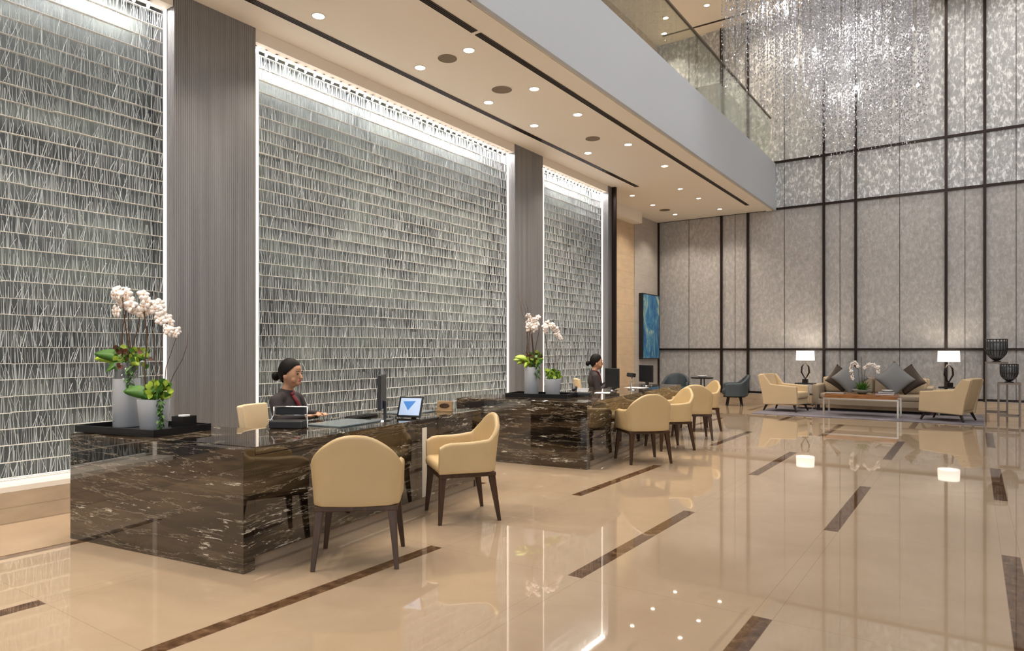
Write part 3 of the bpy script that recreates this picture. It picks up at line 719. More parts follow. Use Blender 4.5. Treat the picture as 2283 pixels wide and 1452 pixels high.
    if scarf:
        MB().tube([(0.03, 0.072, 0.99), (0.012, 0.105, 0.93), (0.0, 0.128, 0.86), (0, 0.118, 0.74)], [0.014, 0.016, 0.014, 0.012], 8).cap((-0.035, 0.035, 1.02), (0.03, 0.066, 1.0), .013, .015, 8).build('neck_scarf', 'scarf', t, smooth=True)
        MB().box((0.085, 0.116, 0.885), (0.055, 0.006, 0.014), (0, 0.1, -0.3)).build('name_badge', 'paper', t)
    else:
        MB().tube([(0.05, 0.03, 1.03), (0.02, 0.065, 1.0), (-0.01, 0.105, 0.90), (0, 0.12, 0.82)], [0.012, 0.013, 0.012, 0.01], 8).build('collar_trim', 'scarf', t, smooth=True)
    return t
person((-5.08, 3.84, 0.0), math.radians(-70), 1.0, 'person with a low hair bun and burgundy scarf, seated at the nearer desk', True, ((0.21, 0.05, 0.79), (0.11, 0.235, 0.812)))
person((-5.33, 10.25, 0.0), math.radians(-55), 1.0, 'person in a dark uniform seated behind the far desk facing a monitor', False, ((0.20, 0.04, 0.70), (0.12, 0.22, 0.815)))

# ------------------------------------------------------------------ plants
def leafm(mb, base, tip, w, droop=0.0, n=8, fold=0.15, wide=None):
    base = Vector(base); tip = Vector(tip); d = tip-base; sx = d.cross(Vector((0, 0, 1)))
    sx = sx.normalized() if sx.length > 1e-6 else Vector((1, 0, 0))
    if wide is not None: sx = (wide-d.normalized()*wide.dot(d.normalized())).normalized()
    b = []
    for i in range(n+1):
        u = i/n; c = base+d*u+Vector((0, 0, -droop*u*u+droop*0.9*math.sin(PI*u))); ww = w*(math.sin(PI*min(1, u*0.93+0.05))**0.7)
        b += [c-sx*ww+Vector((0, 0, ww*fold)), c+Vector((0, 0, -0.0)), c+sx*ww+Vector((0, 0, ww*fold)), c-Vector((0, 0, 0.004))]
    fs = []
    for i in range(n):
        q = i*4; p = q+4
        fs += [(q, q+1, p+1, p), (q+1, q+2, p+2, p+1), (q+2, q+3, p+3, p+2), (q+3, q, p, p+3)]
    fs += [(0, 3, 2, 1), (n*4, n*4+1, n*4+2, n*4+3)]
    mb.add(b, fs)
def blossom(t, c, r, m, face, rng):
    mb = MB(); face = Vector(face).normalized(); q = face.to_track_quat('Z', 'Y').to_matrix(); c = Vector(c); off = rng.uniform(0, 6)
    for k in range(5):
        a = off+2*PI*k/5; rr = r*(1.0 if k % 2 else 0.85)
        u = q @ Vector((math.cos(a), math.sin(a), 0)); v = q @ Vector((-math.sin(a), math.cos(a), 0)); nn = q @ Vector((0, 0, 1))
        b = []; N = 4
        for i in range(N+1):
            s_ = i/N; ww = rr*0.50*math.sin(PI*(0.12+0.80*s_)); cc = c+u*rr*s_+nn*(rr*0.13*math.sin(PI*s_))
            b += [cc-v*ww, cc+nn*rr*0.06, cc+v*ww, cc-nn*rr*0.04]
        fs = []
        for i in range(N):
            z = i*4; p = z+4
            fs += [(z, z+1, p+1, p), (z+1, z+2, p+2, p+1), (z+2, z+3, p+3, p+2), (z+3, z, p, p+3)]
        fs += [(0, 3, 2, 1), (N*4, N*4+1, N*4+2, N*4+3)]
        mb.add(b, fs)
    o = mb.build('blossom', m, t, smooth=True)
    MB().ell(c+face*r*0.16, (r*0.16,)*3, 6, 5).build('lip', 'lip', o, smooth=True)
def cyl_vase(mb, r0, r1, h, th=0.008, n=32):
    mb.lathe([(0, 0), (r0*0.96, 0), (r0, 0.006), (r1, h), (r1-th, h), (r0-th, 0.02), (0, 0.02)], n)
RGT = Vector((math.cos(YAW), math.sin(YAW), 0)); FWD = Vector((-math.sin(YAW), math.cos(YAW), 0))
def tall_arrangement(loc, s, label, near):
    t = thing('potted_orchid', label, 'potted plant', loc, 0)
    rng = random.Random(11 if near else 12); V = lambda a, b, z: RGT*a*s+FWD*b*s+Vector((0, 0, z*s))
    v = MB(); cyl_vase(v, 0.096*s, 0.096*s, 0.375*s); v.build('vase', 'vase', t, smooth=True, bevel=0.002)
    if near:
        v = MB(); v.lathe([(0.080*s, 0.03*s), (0.083*s, 0.50*s), (0.078*s, 0.50*s), (0.075*s, 0.03*s)], 32); v.build('inner_glass', 'vaseglass', t, smooth=True)
    z0 = 0.50 if near else 0.44
    for k, (a, b) in enumerate(((0.0, 0), (0.02, 0.02), (-0.03, 0.01), (0.04, -0.02))):
        pts = [V(a, b, 0.30)]
        for i in range(1, 9):
            u = i/8; pts.append(V(a+0.02*math.sin(u*5+k)+0.015*k*u, b+0.02*math.cos(u*4+k), 0.30+u*(0.78 if k < 3 else 0.6)))
        MB().tube(pts, [0.007*s*(1-0.5*i/8) for i in range(9)], 6).build('stem', 'stem', t, smooth=True)
    if not near:
        for k in range(3):
            pts = [V(-0.02*k, 0, 0.4)]+[V(-0.02*k-0.10*u-0.03*math.sin(6*u+k), 0.03*k, 0.4+0.95*u) for u in (0.2, 0.4, 0.6, 0.8, 1.0)]
            MB().tube(pts, [0.005*s, .004*s, .004*s, .003*s, .003*s, .0015*s], 5).build('stem', 'stem', t, smooth=True)
    # blossoms
    P = []
    if near:
        for i in range(24): P.append((rng.uniform(-0.085, 0.10), rng.uniform(-0.06, 0.06), 0.97+rng.uniform(-0.08, 0.09), 0.052))
    else:
        for i in range(15): P.append((rng.uniform(-0.05, 0.10), rng.uniform(-0.05, 0.05), 0.98+rng.uniform(-0.12, 0.10), 0.05))
    for a, b, z, r in P: blossom(t, V(a, b, z), r*s, 'petal', -FWD+RGT*rng.uniform(-.7, .7)+Vector((0, 0, rng.uniform(-.5, .5))), rng)
    # foliage
    L1 = [((-0.25, 0.0, z0+0.05), 0.045), ((-0.19, 0.08, z0+0.00), 0.04), ((-0.22, -0.05, z0+0.09), 0.045), ((0.16, 0.03, z0+0.06), 0.04), ((0.13, -0.06, z0+0.0), 0.035), ((-0.10, -0.1, z0-0.05), 0.03), ((0.12, 0.1, z0+0.10), 0.035)]
    for (e, w_) in L1:
        m = MB(); leafm(m, V(0, 0, z0), V(*e), w_*1.2*s, 0.02*s, fold=0.04, wide=Vector((0, 0, 1))*rng.uniform(.5, .9)+FWD*0.6); m.build('leaf', 'leaf2' if rng.random() < .45 else 'leaf', t, smooth=True)
    m = MB(); m2 = MB(); m3 = MB()
    for i in range(90):
        a = rng.uniform(0, 2*PI); rr = rng.uniform(0.02, 0.13); c = V(rr*math.cos(a)+0.03, rr*math.sin(a), z0+rng.uniform(-0.05, 0.13)); e = c+Vector((rng.uniform(-1, 1), rng.uniform(-1, 1), rng.uniform(-.5, 1))).normalized()*0.045*s
        leafm(rng.choice((m, m2, m3)), c, e, 0.020*s, 0, 3, wide=Vector((rng.uniform(-.6, .6), rng.uniform(-.6, .6), 1)))
    for i in range(30):
        c = V(0.07+rng.uniform(-.02, .03), -0.09, z0-0.02-0.006*i); leafm(m, c, c+Vector((rng.uniform(-1, 1), rng.uniform(-1, 1), -1)).normalized()*0.04*s, 0.011*s, 0, 3)
    m.build('filler_foliage', 'leaf', t); m2.build('filler_foliage', 'leaf2', t); m3.build('filler_foliage', 'darkleaf', t)
    return t
def low_arrangement(loc, s, label, near):
    t = thing('potted_orchid', label, 'potted plant', loc, 0); rng = random.Random(21 if near else 22)
    V = lambda a, b, z: RGT*a*s+FWD*b*s+Vector((0, 0, z*s))
    v = MB(); cyl_vase(v, 0.095*s, 0.115*s, 0.225*s); v.build('vase', 'vase', t, smooth=True, bevel=0.002)
    # arching flower spray
    if near: arc = [(-0.06, 0.0, 0.22), (-0.07, 0.0, 0.45), (-0.05, 0, 0.70), (-0.075, 0, 0.88), (-0.04, 0, 0.955), (0.03, 0, 0.93), (0.075, 0, 0.85), (0.12, 0, 0.75), (0.16, 0, 0.72)]
    else: arc = [(-0.05, 0.0, 0.22), (-0.06, 0.0, 0.5), (-0.1, 0, 0.80), (-0.12, 0, 0.92), (-0.08, 0, 0.99), (0.0, 0, 0.95), (0.05, 0, 0.87), (0.09, 0, 0.80)]
    MB().tube([V(*p) for p in arc], 0.0055*s, 6).build('stem', 'stem', t, smooth=True)
    for k in range(4 if near else 3):
        pts = [V(0.02*k, 0.02, 0.2)]+[V(0.02*k+(0.02+0.055*k)*u+0.02*math.sin(7*u+k), 0.02*k, 0.2+(0.9-0.12*k)*u) for u in (0.2, 0.4, 0.6, 0.8, 1.0)]
        MB().tube(pts, [0.004*s, .0035*s, .003*s, .0025*s, .002*s, .001*s], 5).build('twig', 'stem', t, smooth=True)
    seg = [Vector(p) for p in arc[3:]]
    for i in range(22):
        u = i/21*(len(seg)-1); j = min(int(u), len(seg)-2); c = seg[j].lerp(seg[j+1], u-j)
        blossom(t, V(c.x+rng.uniform(-.022, .022), rng.uniform(-.04, .04), c.z+rng.uniform(-.025, .02)), 0.048*s*(1.1-0.3*i/21), 'petal', -FWD+RGT*rng.uniform(-.6, .6)+Vector((0, 0, rng.uniform(-.4, .4))), rng)
    z0 = 0.24
    big = [((-0.20, -0.05, z0+0.07), 0.05), ((-0.13, 0.06, z0+0.04), 0.045), ((0.08, -0.10, z0+0.02), 0.045)] if near else [((-0.1, -0.05, z0+0.07), 0.03)]
    for e, w_ in big:
        m = MB(); leafm(m, V(-0.01, 0, z0-0.01), V(*e), w_*1.1*s, 0.02*s, fold=0.04, wide=Vector((0, 0, 1))*0.8+FWD*0.6); m.build('leaf', 'leaf', t, smooth=True)
    m = MB(); m2 = MB()
    for i in range(110):
        a = rng.uniform(0, 2*PI); rr = rng.uniform(0.0, 0.10); c = V(rr*math.cos(a)+0.045*(1 if near else 0), rr*math.sin(a), z0+rng.uniform(-0.01, 0.10)); e = c+Vector((rng.uniform(-1, 1), rng.uniform(-1, 1), rng.uniform(-.2, 1))).normalized()*0.05*s
        leafm(m2 if rng.random() < .65 else m, c, e, 0.022*s, 0, 3, wide=Vector((rng.uniform(-.6, .6), rng.uniform(-.6, .6), 1)))
    if near:
        for i in range(50):
            c = V(0.10+rng.uniform(-.02, .02), -0.09+rng.uniform(-.02, .02), z0-0.0045*i); leafm(m, c, c+Vector((rng.uniform(-1, 1), rng.uniform(-1, 1), -1)).normalized()*0.035*s, 0.009*s, 0, 3)
    m.build('filler_foliage', 'leaf', t); m2.build('filler_foliage', 'leaf2', t)
    return t
def tray(loc, rz, w, d, label):
    t = thing('tray', label, 'tray', loc, rz)
    MB().b2((-w/2, -d/2, 0), (w/2, d/2, 0.015)).build('base', 'black', t)
    m = MB()
    for a, b in (((-w/2, -d/2), (w/2, -d/2+0.015)), ((-w/2, d/2-0.015), (w/2, d/2)), ((-w/2, -d/2+.015), (-w/2+0.015, d/2-.015)), ((w/2-0.015, -d/2+.015), (w/2, d/2-.015))): m.b2((*a, 0.0155), (*b, 0.05))
    m.build('rim', 'black', t)
TR1 = math.radians(11)
tray((-5.20, 2.63, 0.7805), TR1, 0.84, 0.50, 'large black lacquer tray under the orchid vases on the nearer desk')
tall_arrangement((-5.46, 2.63, 0.797), 1.0, 'tall grey cylinder vase with white orchids, left one on the nearer tray', True)
low_arrangement((-5.13, 2.67, 0.797), 1.0, 'short grey vase with arching white orchid spray, right one on the nearer tray', True)
cb = thing('candle_box', 'small black square candle holder beside the orchid vases on the tray', 'candle holder', (-4.87, 2.76, 0.797), TR1)
m = MB().b2((-0.06, -0.06, 0), (0.06, 0.06, 0.01))
for a, b in (((-.06, -.06), (.06, -.052)), ((-.06, .052), (.06, .06)), ((-.06, -.052), (-.052, .052)), ((.052, -.052), (.06, .052))): m.b2((*a, 0.01), (*b, 0.105))
m.build('box', 'black', cb); MB().cone((0, 0, 0.011), (0, 0, 0.112), 0.04, 0.04, 20).build('candle', 'paper', cb)
p2 = Vector((-4.66, 7.47, 0.7805))
tray(p2, math.radians(12), 0.84, 0.46, 'long black lacquer tray on the end of the far desk')
low2 = Vector((-4.52, 7.52, 0.797)); tall2 = Vector((-4.82, 7.47, 0.797))
tall_arrangement(tall2, 0.98, 'tall pale vase with orchids and dark twigs on the far desk, left one', False)
low_arrangement(low2, 0.95, 'shorter pale vase with lime foliage and drooping orchids on the far desk', False)

# ------------------------------------------------------------------ desk items
def monitor(loc, rz, w, h, label, lift=0.10):
    t = thing('monitor', label, 'computer monitor', loc, rz, 'computer monitors')
    MB().box((0, 0, lift+h/2), (w, 0.028, h)).build('screen_housing', 'blackp', t, bevel=0.006)
    MB().box((0, 0.0152, lift+h/2), (w-0.03, 0.002, h-0.03)).build('screen', 'screen', t)
    MB().box((0, -0.025, lift*0.5+0.04), (0.06, 0.022, lift+0.06)).build('stand', 'blackp', t, bevel=0.004)
    MB().lathe([(0, 0), (0.10, 0), (0.10, 0.008), (0.02, 0.014), (0, 0.014)], 24).build('base', 'chrome', t)
    return t
monitor((-4.28, 4.22, 0.7805), math.radians(129), 0.46, 0.30, 'black monitor seen nearly edge-on, on the nearer desk')
monitor(on(D2, -0.55, 2.45), math.radians(150), 0.36, 0.29, 'black monitor in front of the far receptionist', 0.04)
monitor(on(D2, -0.45, 3.90), math.radians(152), 0.36, 0.29, 'black monitor farthest along the far desk, below the blue painting', 0.06)
tb = thing('tablet', 'tablet with lit blue and white screen propped on the nearer desk', 'tablet', (-4.19, 4.46, 0.7805), math.radians(18))
tb2 = MB().box((0, 0.035, 0.098), (0.235, 0.010, 0.195), (math.radians(-22), 0, 0)).build('casing', 'blackp', tb, bevel=0.003)
M['tscreen'] = mat('tablet_screen', (0.4, 0.5, 0.65), 0.2, emis=(0.42, 0.52, 0.72), estr=0.5); M['tblue'] = mat('tablet_graphic', (0.05, 0.15, 0.4), 0.3, emis=(0.05, 0.16, 0.40), estr=0.8)
tilt = math.radians(-22)
def tp(x, z, o): return Vector((0, 0.035, 0.098))+Euler((tilt, 0, 0)).to_matrix() @ Vector((x, o, z))
m = MB(); q = [tp(-0.10, -0.08, -0.0056), tp(0.10, -0.08, -0.0056), tp(0.10, 0.082, -0.0056), tp(-0.10, 0.082, -0.0056)]; q2 = [tp(-0.10, -0.08, -0.0051), tp(0.10, -0.08, -0.0051), tp(0.10, 0.082, -0.0051), tp(-0.10, 0.082, -0.0051)]
m.add(q+q2, [(0, 1, 2, 3), (7, 6, 5, 4), (0, 4, 5, 1), (1, 5, 6, 2), (2, 6, 7, 3), (3, 7, 4, 0)]); sc = m.build('screen', 'tscreen', tb)
m = MB(); a = [tp(-0.075, 0.05, -0.0062), tp(0.05, 0.055, -0.0062), tp(-0.015, -0.035, -0.0062)]; b = [tp(-0.075, 0.05, -0.0058), tp(0.05, 0.055, -0.0058), tp(-0.015, -0.035, -0.0058)]
m.add(a+b, [(0, 1, 2), (5, 4, 3), (0, 3, 4, 1), (1, 4, 5, 2), (2, 5, 3, 0)]).build('blue_graphic', 'tblue', sc)
MB().box((0, 0.085, 0.055), (0.05, 0.006, 0.12), (math.radians(30), 0, 0)).build('kickstand', 'blackp', tb)
sg = thing('desk_sign', 'small wooden sign block with carved oval near the far end of the nearer desk', 'sign', (-4.36, 5.16, 0.7805), math.radians(20))
MB().box((0, 0.01, 0.052), (0.16, 0.03, 0.10), (math.radians(-12), 0, 0)).build('frame', 'oak', sg, bevel=0.006)
MB().ell((0, -0.006, 0.055), (0.055, 0.003, 0.026), 20, 6, (math.radians(-12), 0, 0)).build('oval_plate', 'walnut', sg, label='dark oval plate')
MB().box((0, -0.012, 0.006), (0.17, 0.06, 0.012)).build('foot', 'oak', sg)
dv = thing('card_terminal', 'black desk device with chrome frame in front of the nearer receptionist', 'desk device', (-4.44, 3.36, 0.7805), math.radians(30)); dv.scale = (1.18, 1.1, 1.12)
MB().b2((-0.115, -0.05, 0.0), (0.115, 0.07, 0.055)).build('body', 'blackp', dv, bevel=0.01)
MB().box((0, 0.05, 0.115), (0.20, 0.02, 0.05), (math.radians(-15), 0, 0)).build('display', 'screen', dv, bevel=0.004)
fr = MB()
for z in (0.088, 0.146): fr.tube([(-0.115, 0.045, z), (0.115, 0.045, z)], 0.005, 8)
for sx in (-1, 1): fr.tube([(sx*0.115, 0.045, 0.146), (sx*0.115, 0.04, 0.088), (sx*0.14, -0.02, 0.005)], 0.005, 8)
fr.build('chrome_frame', 'chrome', dv, smooth=True)
pd = tag(MB().box((0, 0, 0.006), (0.50, 0.36, 0.012)).build('desk_pad', 'pad', bevel=0.003), 'grey-blue glass writing pad lying before the nearer receptionist', 'desk pad'); pd.location = (-4.33, 3.83, 0.781); pd.rotation_euler = (0, 0, RZ1+PI/2)
pd = tag(MB().box((0, 0, 0.006), (0.42, 0.34, 0.012)).build('desk_pad', 'pad', bevel=0.003), 'grey-blue glass writing pad between the tablet and the wooden sign', 'desk pad'); pd.location = (-4.56, 4.86, 0.781); pd.rotation_euler = (0, 0, RZ1+PI/2)
kb = thing('keyboard', 'black keyboard beside the monitor on the nearer desk', 'keyboard', (-4.60, 4.28, 0.781), math.radians(100))
MB().b2((-0.17, -0.06, 0), (0.17, 0.06, 0.014)).build('case', 'blackp', kb, bevel=0.003)
m = MB()
for i in range(14):
    for j in range(5): m.box((-0.15+i*0.023, -0.043+j*0.0215, 0.017), (0.018, 0.017, 0.006))
m.build('keys', 'black', kb)
# far desk: telephone, small printer, papers, bottle
ph = thing('telephone', 'black desk telephone beside the vases on the far desk', 'telephone', on(D2, -0.47, 1.02), math.radians(20))
MB().b2((-0.12, -0.10, 0), (0.12, 0.10, 0.05)).build('base', 'blackp', ph, bevel=0.012)
MB().box((0.0, 0.02, 0.07), (0.17, 0.13, 0.02), (math.radians(20), 0, 0)).build('keypad', 'black', ph, bevel=0.004)
MB().cap((-0.10, -0.085, 0.085), (-0.10, 0.085, 0.10), 0.026, 0.026, 10).build('handset', 'blackp', ph, smooth=True)
pr = thing('camera_stand', 'black device on a bent silver stand behind the far monitor', 'desk device', on(D2, -0.30, 2.66), math.radians(150))
MB().tube([(0.0, -0.08, 0.006), (0, 0.03, 0.02), (0.02, 0.0, 0.10), (0.0, 0.0, 0.20)], 0.011, 8).build('stand', 'chrome', pr, smooth=True)
MB().lathe([(0, 0), (0.07, 0), (0.07, 0.01), (0, 0.012)], 20).build('base', 'chrome', pr)
MB().box((0, 0.02, 0.225), (0.15, 0.07, 0.06), (0.2, 0, 0)).build('head', 'blackp', pr, bevel=0.008)
for k, (x, y, s_, lab) in enumerate(((-0.45, 1.75, 0.21, 'white sheet of paper before the far receptionist'), (-0.40, 3.2, 0.24, 'white sheet of paper past the silver stand on the far desk'))):
    o = tag(MB().box((0, 0, 0.002), (s_, s_*1.3, 0.003)).build('paper_sheet', 'paper'), lab, 'paper'); o.location = on(D2, x, y, 0.7805); o.rotation_euler = (0, 0, 0.4+k)
bt = thing('bottle', 'small clear bottle with violet label near the end of the far desk', 'bottle', on(D2, -0.55, 4.30))
MB().lathe([(0, 0), (0.032, 0), (0.034, 0.10), (0.012, 0.14), (0.012, 0.17), (0, 0.17)], 20).build('body', 'vaseglass', bt, smooth=True)
MB().cone((0, 0, 0.171), (0, 0, 0.185), 0.014, 0.014, 12).build('cap', 'purple', bt)

# ------------------------------------------------------------------ painting on the grey stone
pt = thing('painting', 'tall blue abstract painting in a dark frame on the grey stone wall', 'painting', (XL+0.025, 16.93, 2.0))
MB().b2((0, -0.56, -0.86), (0.11, 0.56, 0.87)).build('frame', 'black', pt, bevel=0.004)
MB().b2((0.1105, -0.53, -0.83), (0.116, 0.53, 0.84)).build('canvas', 'art', pt)

# ------------------------------------------------------------------ lounge
rg = tag(MB().b2((-4.0, 15.0, 0.0005), (0.16, 17.4, 0.012)).build('rug', 'rug', bevel=0.004), 'grey-blue rug under the sofa group', 'rug')
def sofa():
    t = thing('sofa', 'long taupe sofa against the far wall, piled with four cushions', 'sofa', (-1.87, 16.98, 0.0125))
    MB().box((0, 0.0, 0.20), (2.30, 0.82, 0.14)).build('base', 'sofa', t, bevel=0.02)
    for sx in (-1, 1):
        MB().box((sx*0.52, -0.05, 0.335), (1.00, 0.74, 0.13)).build('seat_cushion', 'sofa', t, smooth=True, bevel=0.045, bseg=4)
        MB().box((sx*0.52, 0.28, 0.57), (1.0, 0.16, 0.36), (math.radians(-8), 0, 0)).build('back_cushion', 'sofa', t, smooth=True, bevel=0.05, bseg=4)
        MB().box((sx*1.10, 0.0, 0.36), (0.15, 0.84, 0.46)).build('arm', 'sofa', t, smooth=True, bevel=0.05, bseg=4)
        for sy in (-1, 1): MB().b2((sx*1.06-0.03, sy*0.34-0.03, 0), (sx*1.06+0.03, sy*0.34+0.03, 0.13)).build('leg', 'blackwood', t)
    MB().box((0, 0.37, 0.45), (2.15, 0.10, 0.58)).build('back', 'sofa', t, bevel=0.03)
sofa()
def cushion(loc, rot, s, m, label):
    mb = MB(); n = 12
    for sgn in (1, -1):
        b = len(mb.v)
        for i in range(n+1):
            for j in range(n+1):
                u, v = i/n*2-1, j/n*2-1; h = ((1-u*u)*(1-v*v))**0.45*0.085*s/0.5
                pu = u*(1-0.07*(1-v*v)); pv = v*(1-0.07*(1-u*u))
                mb.v.append((pu*s/2, sgn*h, pv*s/2))
        for i in range(n):
            for j in range(n):
                q = b+i*(n+1)+j; mb.f.append((q, q+1, q+n+2, q+n+1) if sgn > 0 else (q, q+n+1, q+n+2, q+1))
    o = mb.build('cushion', m, None, smooth=True); o.location = loc; o.rotation_euler = rot
    tag(o, label, 'cushion', 'cushions on the taupe sofa'); return o
CR = lambda a, tz: (math.radians(-15), math.radians(a), math.radians(tz))
cushion((-2.52, 16.93, 0.73), CR(36, 14), 0.48, 'cushb', 'dark brown cushion behind the left grey one on the sofa')
cushion((-2.30, 16.74, 0.755), CR(45, 0), 0.54, 'cushg', 'large grey cushion stood on its corner at the left of the sofa')
cushion((-1.42, 16.74, 0.755), CR(45, 0), 0.56, 'cushg', 'large grey cushion stood on its corner at the right of the sofa')
cushion((-1.18, 16.93, 0.74), CR(54, -12), 0.50, 'cushb', 'dark brown cushion behind the right grey one on the sofa')
def lounge_chair(loc, rz, label):
    t = thing('lounge_chair', label, 'armchair', loc, rz, 'cream lounge armchairs facing each other')   # faces +y
    sh = MB()
    side = [(0.40, 0.17), (-0.36, 0.13), (-0.40, 0.40), (-0.50, 0.80), (-0.36, 0.82), (-0.20, 0.60), (0.38, 0.56)]
    for sx in (-1, 1):
        m = MB(); b = [(sx*0.37, y, z) for y, z in side]+[(sx*0.29, y, z) for y, z in side]; n = len(side)
        m.add(b, [(i, (i+1) % n, n+(i+1) % n, n+i) for i in range(n)]+[tuple(range(n)), tuple(range(n, 2*n))[::-1]])
        m.build('arm', 'leather2', t, smooth=False, bevel=0.02, bseg=3)
    m = MB(); bk = [(-0.34, 0.20), (-0.40, 0.40), (-0.505, 0.82), (-0.385, 0.83), (-0.27, 0.45), (-0.26, 0.20)]; n = len(bk)
    b = [(-0.288, y, z) for y, z in bk]+[(0.288, y, z) for y, z in bk]
    m.add(b, [(i, (i+1) % n, n+(i+1) % n, n+i) for i in range(n)]+[tuple(range(n)), tuple(range(n, 2*n))[::-1]]); m.build('back', 'leather2', t, bevel=0.02, bseg=3)
    MB().box((0, 0.07, 0.36), (0.57, 0.66, 0.15)).build('seat_cushion', 'leather2', t, smooth=True, bevel=0.045, bseg=4)
    MB().b2((-0.33, -0.32, 0.15), (0.33, 0.36, 0.28)).build('seat_base', 'leather2', t, bevel=0.01)
    for sx in (-1, 1):
        for sy in (-1, 1):
            MB().cone((sx*0.29, sy*0.30, 0.16), (sx*0.33, sy*0.37, 0.0), 0.028, 0.018, 8).build('leg', 'blackwood', t)
lounge_chair((-3.52, 16.10, 0.0165), math.radians(-100), 'cream lounge armchair left of the coffee table, facing right')
lounge_chair((-0.42, 15.72, 0.0165), math.radians(73), 'cream lounge armchair right of the coffee table, facing left with slanted back')
def tub(loc, rz, label):
    t = thing('tub_chair', label, 'armchair', loc, rz, 'blue-grey tub chairs by the far wall')
    shell_mesh(W=0.33, D=0.30, t=0.07, z0=0.24, arm=0.55, top=0.76, flare=0.05, rc=0.24).build('back_and_arms', 'blue', t, smooth=True, bevel=0.01)
    MB().lathe([(0, 0.26), (0.26, 0.26), (0.30, 0.30), (0.30, 0.38), (0.26, 0.43), (0, 0.44)], 28).build('seat', 'blue', t, smooth=True)
    MB().lathe([(0, 0.215), (0.27, 0.215), (0.27, 0.24), (0, 0.24)], 28).build('seat_frame', 'blackwood', t)
    for k in range(4):
        a = PI/4+k*PI/2; MB().cone((0.20*math.cos(a), 0.20*math.sin(a), 0.225), (0.25*math.cos(a), 0.25*math.sin(a), 0), 0.024, 0.015, 8).build('leg', 'blackwood', t)
tub((-4.92, 16.95, 0), math.radians(112), 'blue-grey tub chair standing nearest the lounge group, facing left')
tub((-6.42, 16.9, 0), math.radians(-165), 'blue-grey tub chair near the wall corner below the blue painting')
rt = thing('round_table', 'small dark round table between the two blue-grey tub chairs', 'side table', (-5.72, 16.9, 0))
MB().lathe([(0, 0.655), (0.27, 0.655), (0.28, 0.665), (0.28, 0.685), (0, 0.685)], 32).build('tabletop', 'blackwood', rt)
for k in range(3):
    a = 0.4+k*2*PI/3; MB().tube([(0.05*math.cos(a), 0.05*math.sin(a), 0.655), (0.06*math.cos(a), 0.06*math.sin(a), 0.3), (0.22*math.cos(a), 0.22*math.sin(a), 0.012)], 0.013, 8).build('leg', 'blackwood', rt, smooth=True)
ds = thing('dish', 'low white dish on the small dark round table', 'dish', (-5.72, 16.9, 0.686)); MB().lathe([(0, 0), (0.08, 0), (0.13, 0.05), (0.122, 0.05), (0.075, 0.01), (0, 0.01)], 28).build('bowl', 'paper', ds, smooth=True)
# coffee table
ct = thing('coffee_table', 'low table with amber wood top on slim steel frames before the sofa', 'coffee table', (-1.93, 15.72, 0.0125), 0)
MB().b2((-0.66, -0.34, 0.375), (0.66, 0.34, 0.455)).build('tabletop', 'wood', ct, bevel=0.004)
m = MB()
for sy in (-1, 1):
    y = sy*0.32
    for sx in (-1, 1): 
        MB().b2((sx*0.68-0.017, y-0.012, 0), (sx*0.68+0.017, y+0.012, 0.345)).build('leg', 'steel', ct)
    m.b2((-0.697, y-0.014, 0.345), (0.697, y+0.014, 0.374))
m.build('top_rail', 'steel', ct)
og = thing('potted_orchid', 'white orchids in a low grey-green bowl on the coffee table', 'potted plant', (-1.93, 15.74, 0.469)); rng = random.Random(5)
MB().lathe([(0, 0), (0.07, 0), (0.19, 0.085), (0.18, 0.09), (0.06, 0.015), (0, 0.015)], 32).build('bowl', 'bowl', og, smooth=True)
m = MB()
for i in range(46):
    a = rng.uniform(0, 2*PI); rr = rng.uniform(0.05, 0.17); leafm(m, (0.03*math.cos(a), 0.03*math.sin(a), 0.05), (rr*math.cos(a), rr*math.sin(a), 0.12+rng.uniform(0, 0.17)), 0.022, 0.01, 5)
m.build('foliage', 'leaf', og)
for sgn, arc in ((-1, [(-0.03, 0, 0.06), (-0.06, 0, 0.35), (-0.08, 0, 0.58), (-0.13, 0, 0.66), (-0.20, 0, 0.60), (-0.21, 0, 0.45), (-0.17, 0, 0.33)]), (1, [(0.03, 0, 0.06), (0.04, 0, 0.35), (0.06, 0, 0.55), (0.13, 0, 0.62), (0.22, 0, 0.60), (0.29, 0, 0.56), (0.31, 0, 0.47)])):
    MB().tube(arc, 0.005, 6).build('stem', 'stem', og, smooth=True)
    seg = [Vector(p) for p in arc[2:]]
    for i in range(12):
        u = i/11*(len(seg)-1); j = min(int(u), len(seg)-2); c = seg[j].lerp(seg[j+1], u-j)
        blossom(og, (c.x+rng.uniform(-.015, .015), c.y+rng.uniform(-.03, .03), c.z+rng.uniform(-.015, .015)), 0.045, 'petalw', (rng.uniform(-.5, .5), -1, rng.uniform(-.3, .3)), rng)
MB().tube([(0, 0, 0.06), (0.0, 0, 0.4), (-0.01, 0, 0.78)], 0.006, 6).build('twig', 'stem', og, smooth=True)
for k, (x, c, lab) in enumerate(((-2.42, 'black', 'thin dark book lying at the left end of the coffee table'), (-1.50, 'purple', 'wide purple book under a pale one on the coffee table'))):
    b = thing('book', lab, 'book', (x, 15.66, 0.469)); MB().b2((-0.17, -0.12, 0), (0.17, 0.12, 0.004)).b2((-0.17, -0.12, 0.029), (0.17, 0.12, 0.033)).b2((-0.17, 0.114, 0.004), (0.17, 0.12, 0.029)).build('cover', c, b); MB().b2((-0.165, -0.115, 0.004), (0.165, 0.114, 0.029)).build('pages', 'paper', b)
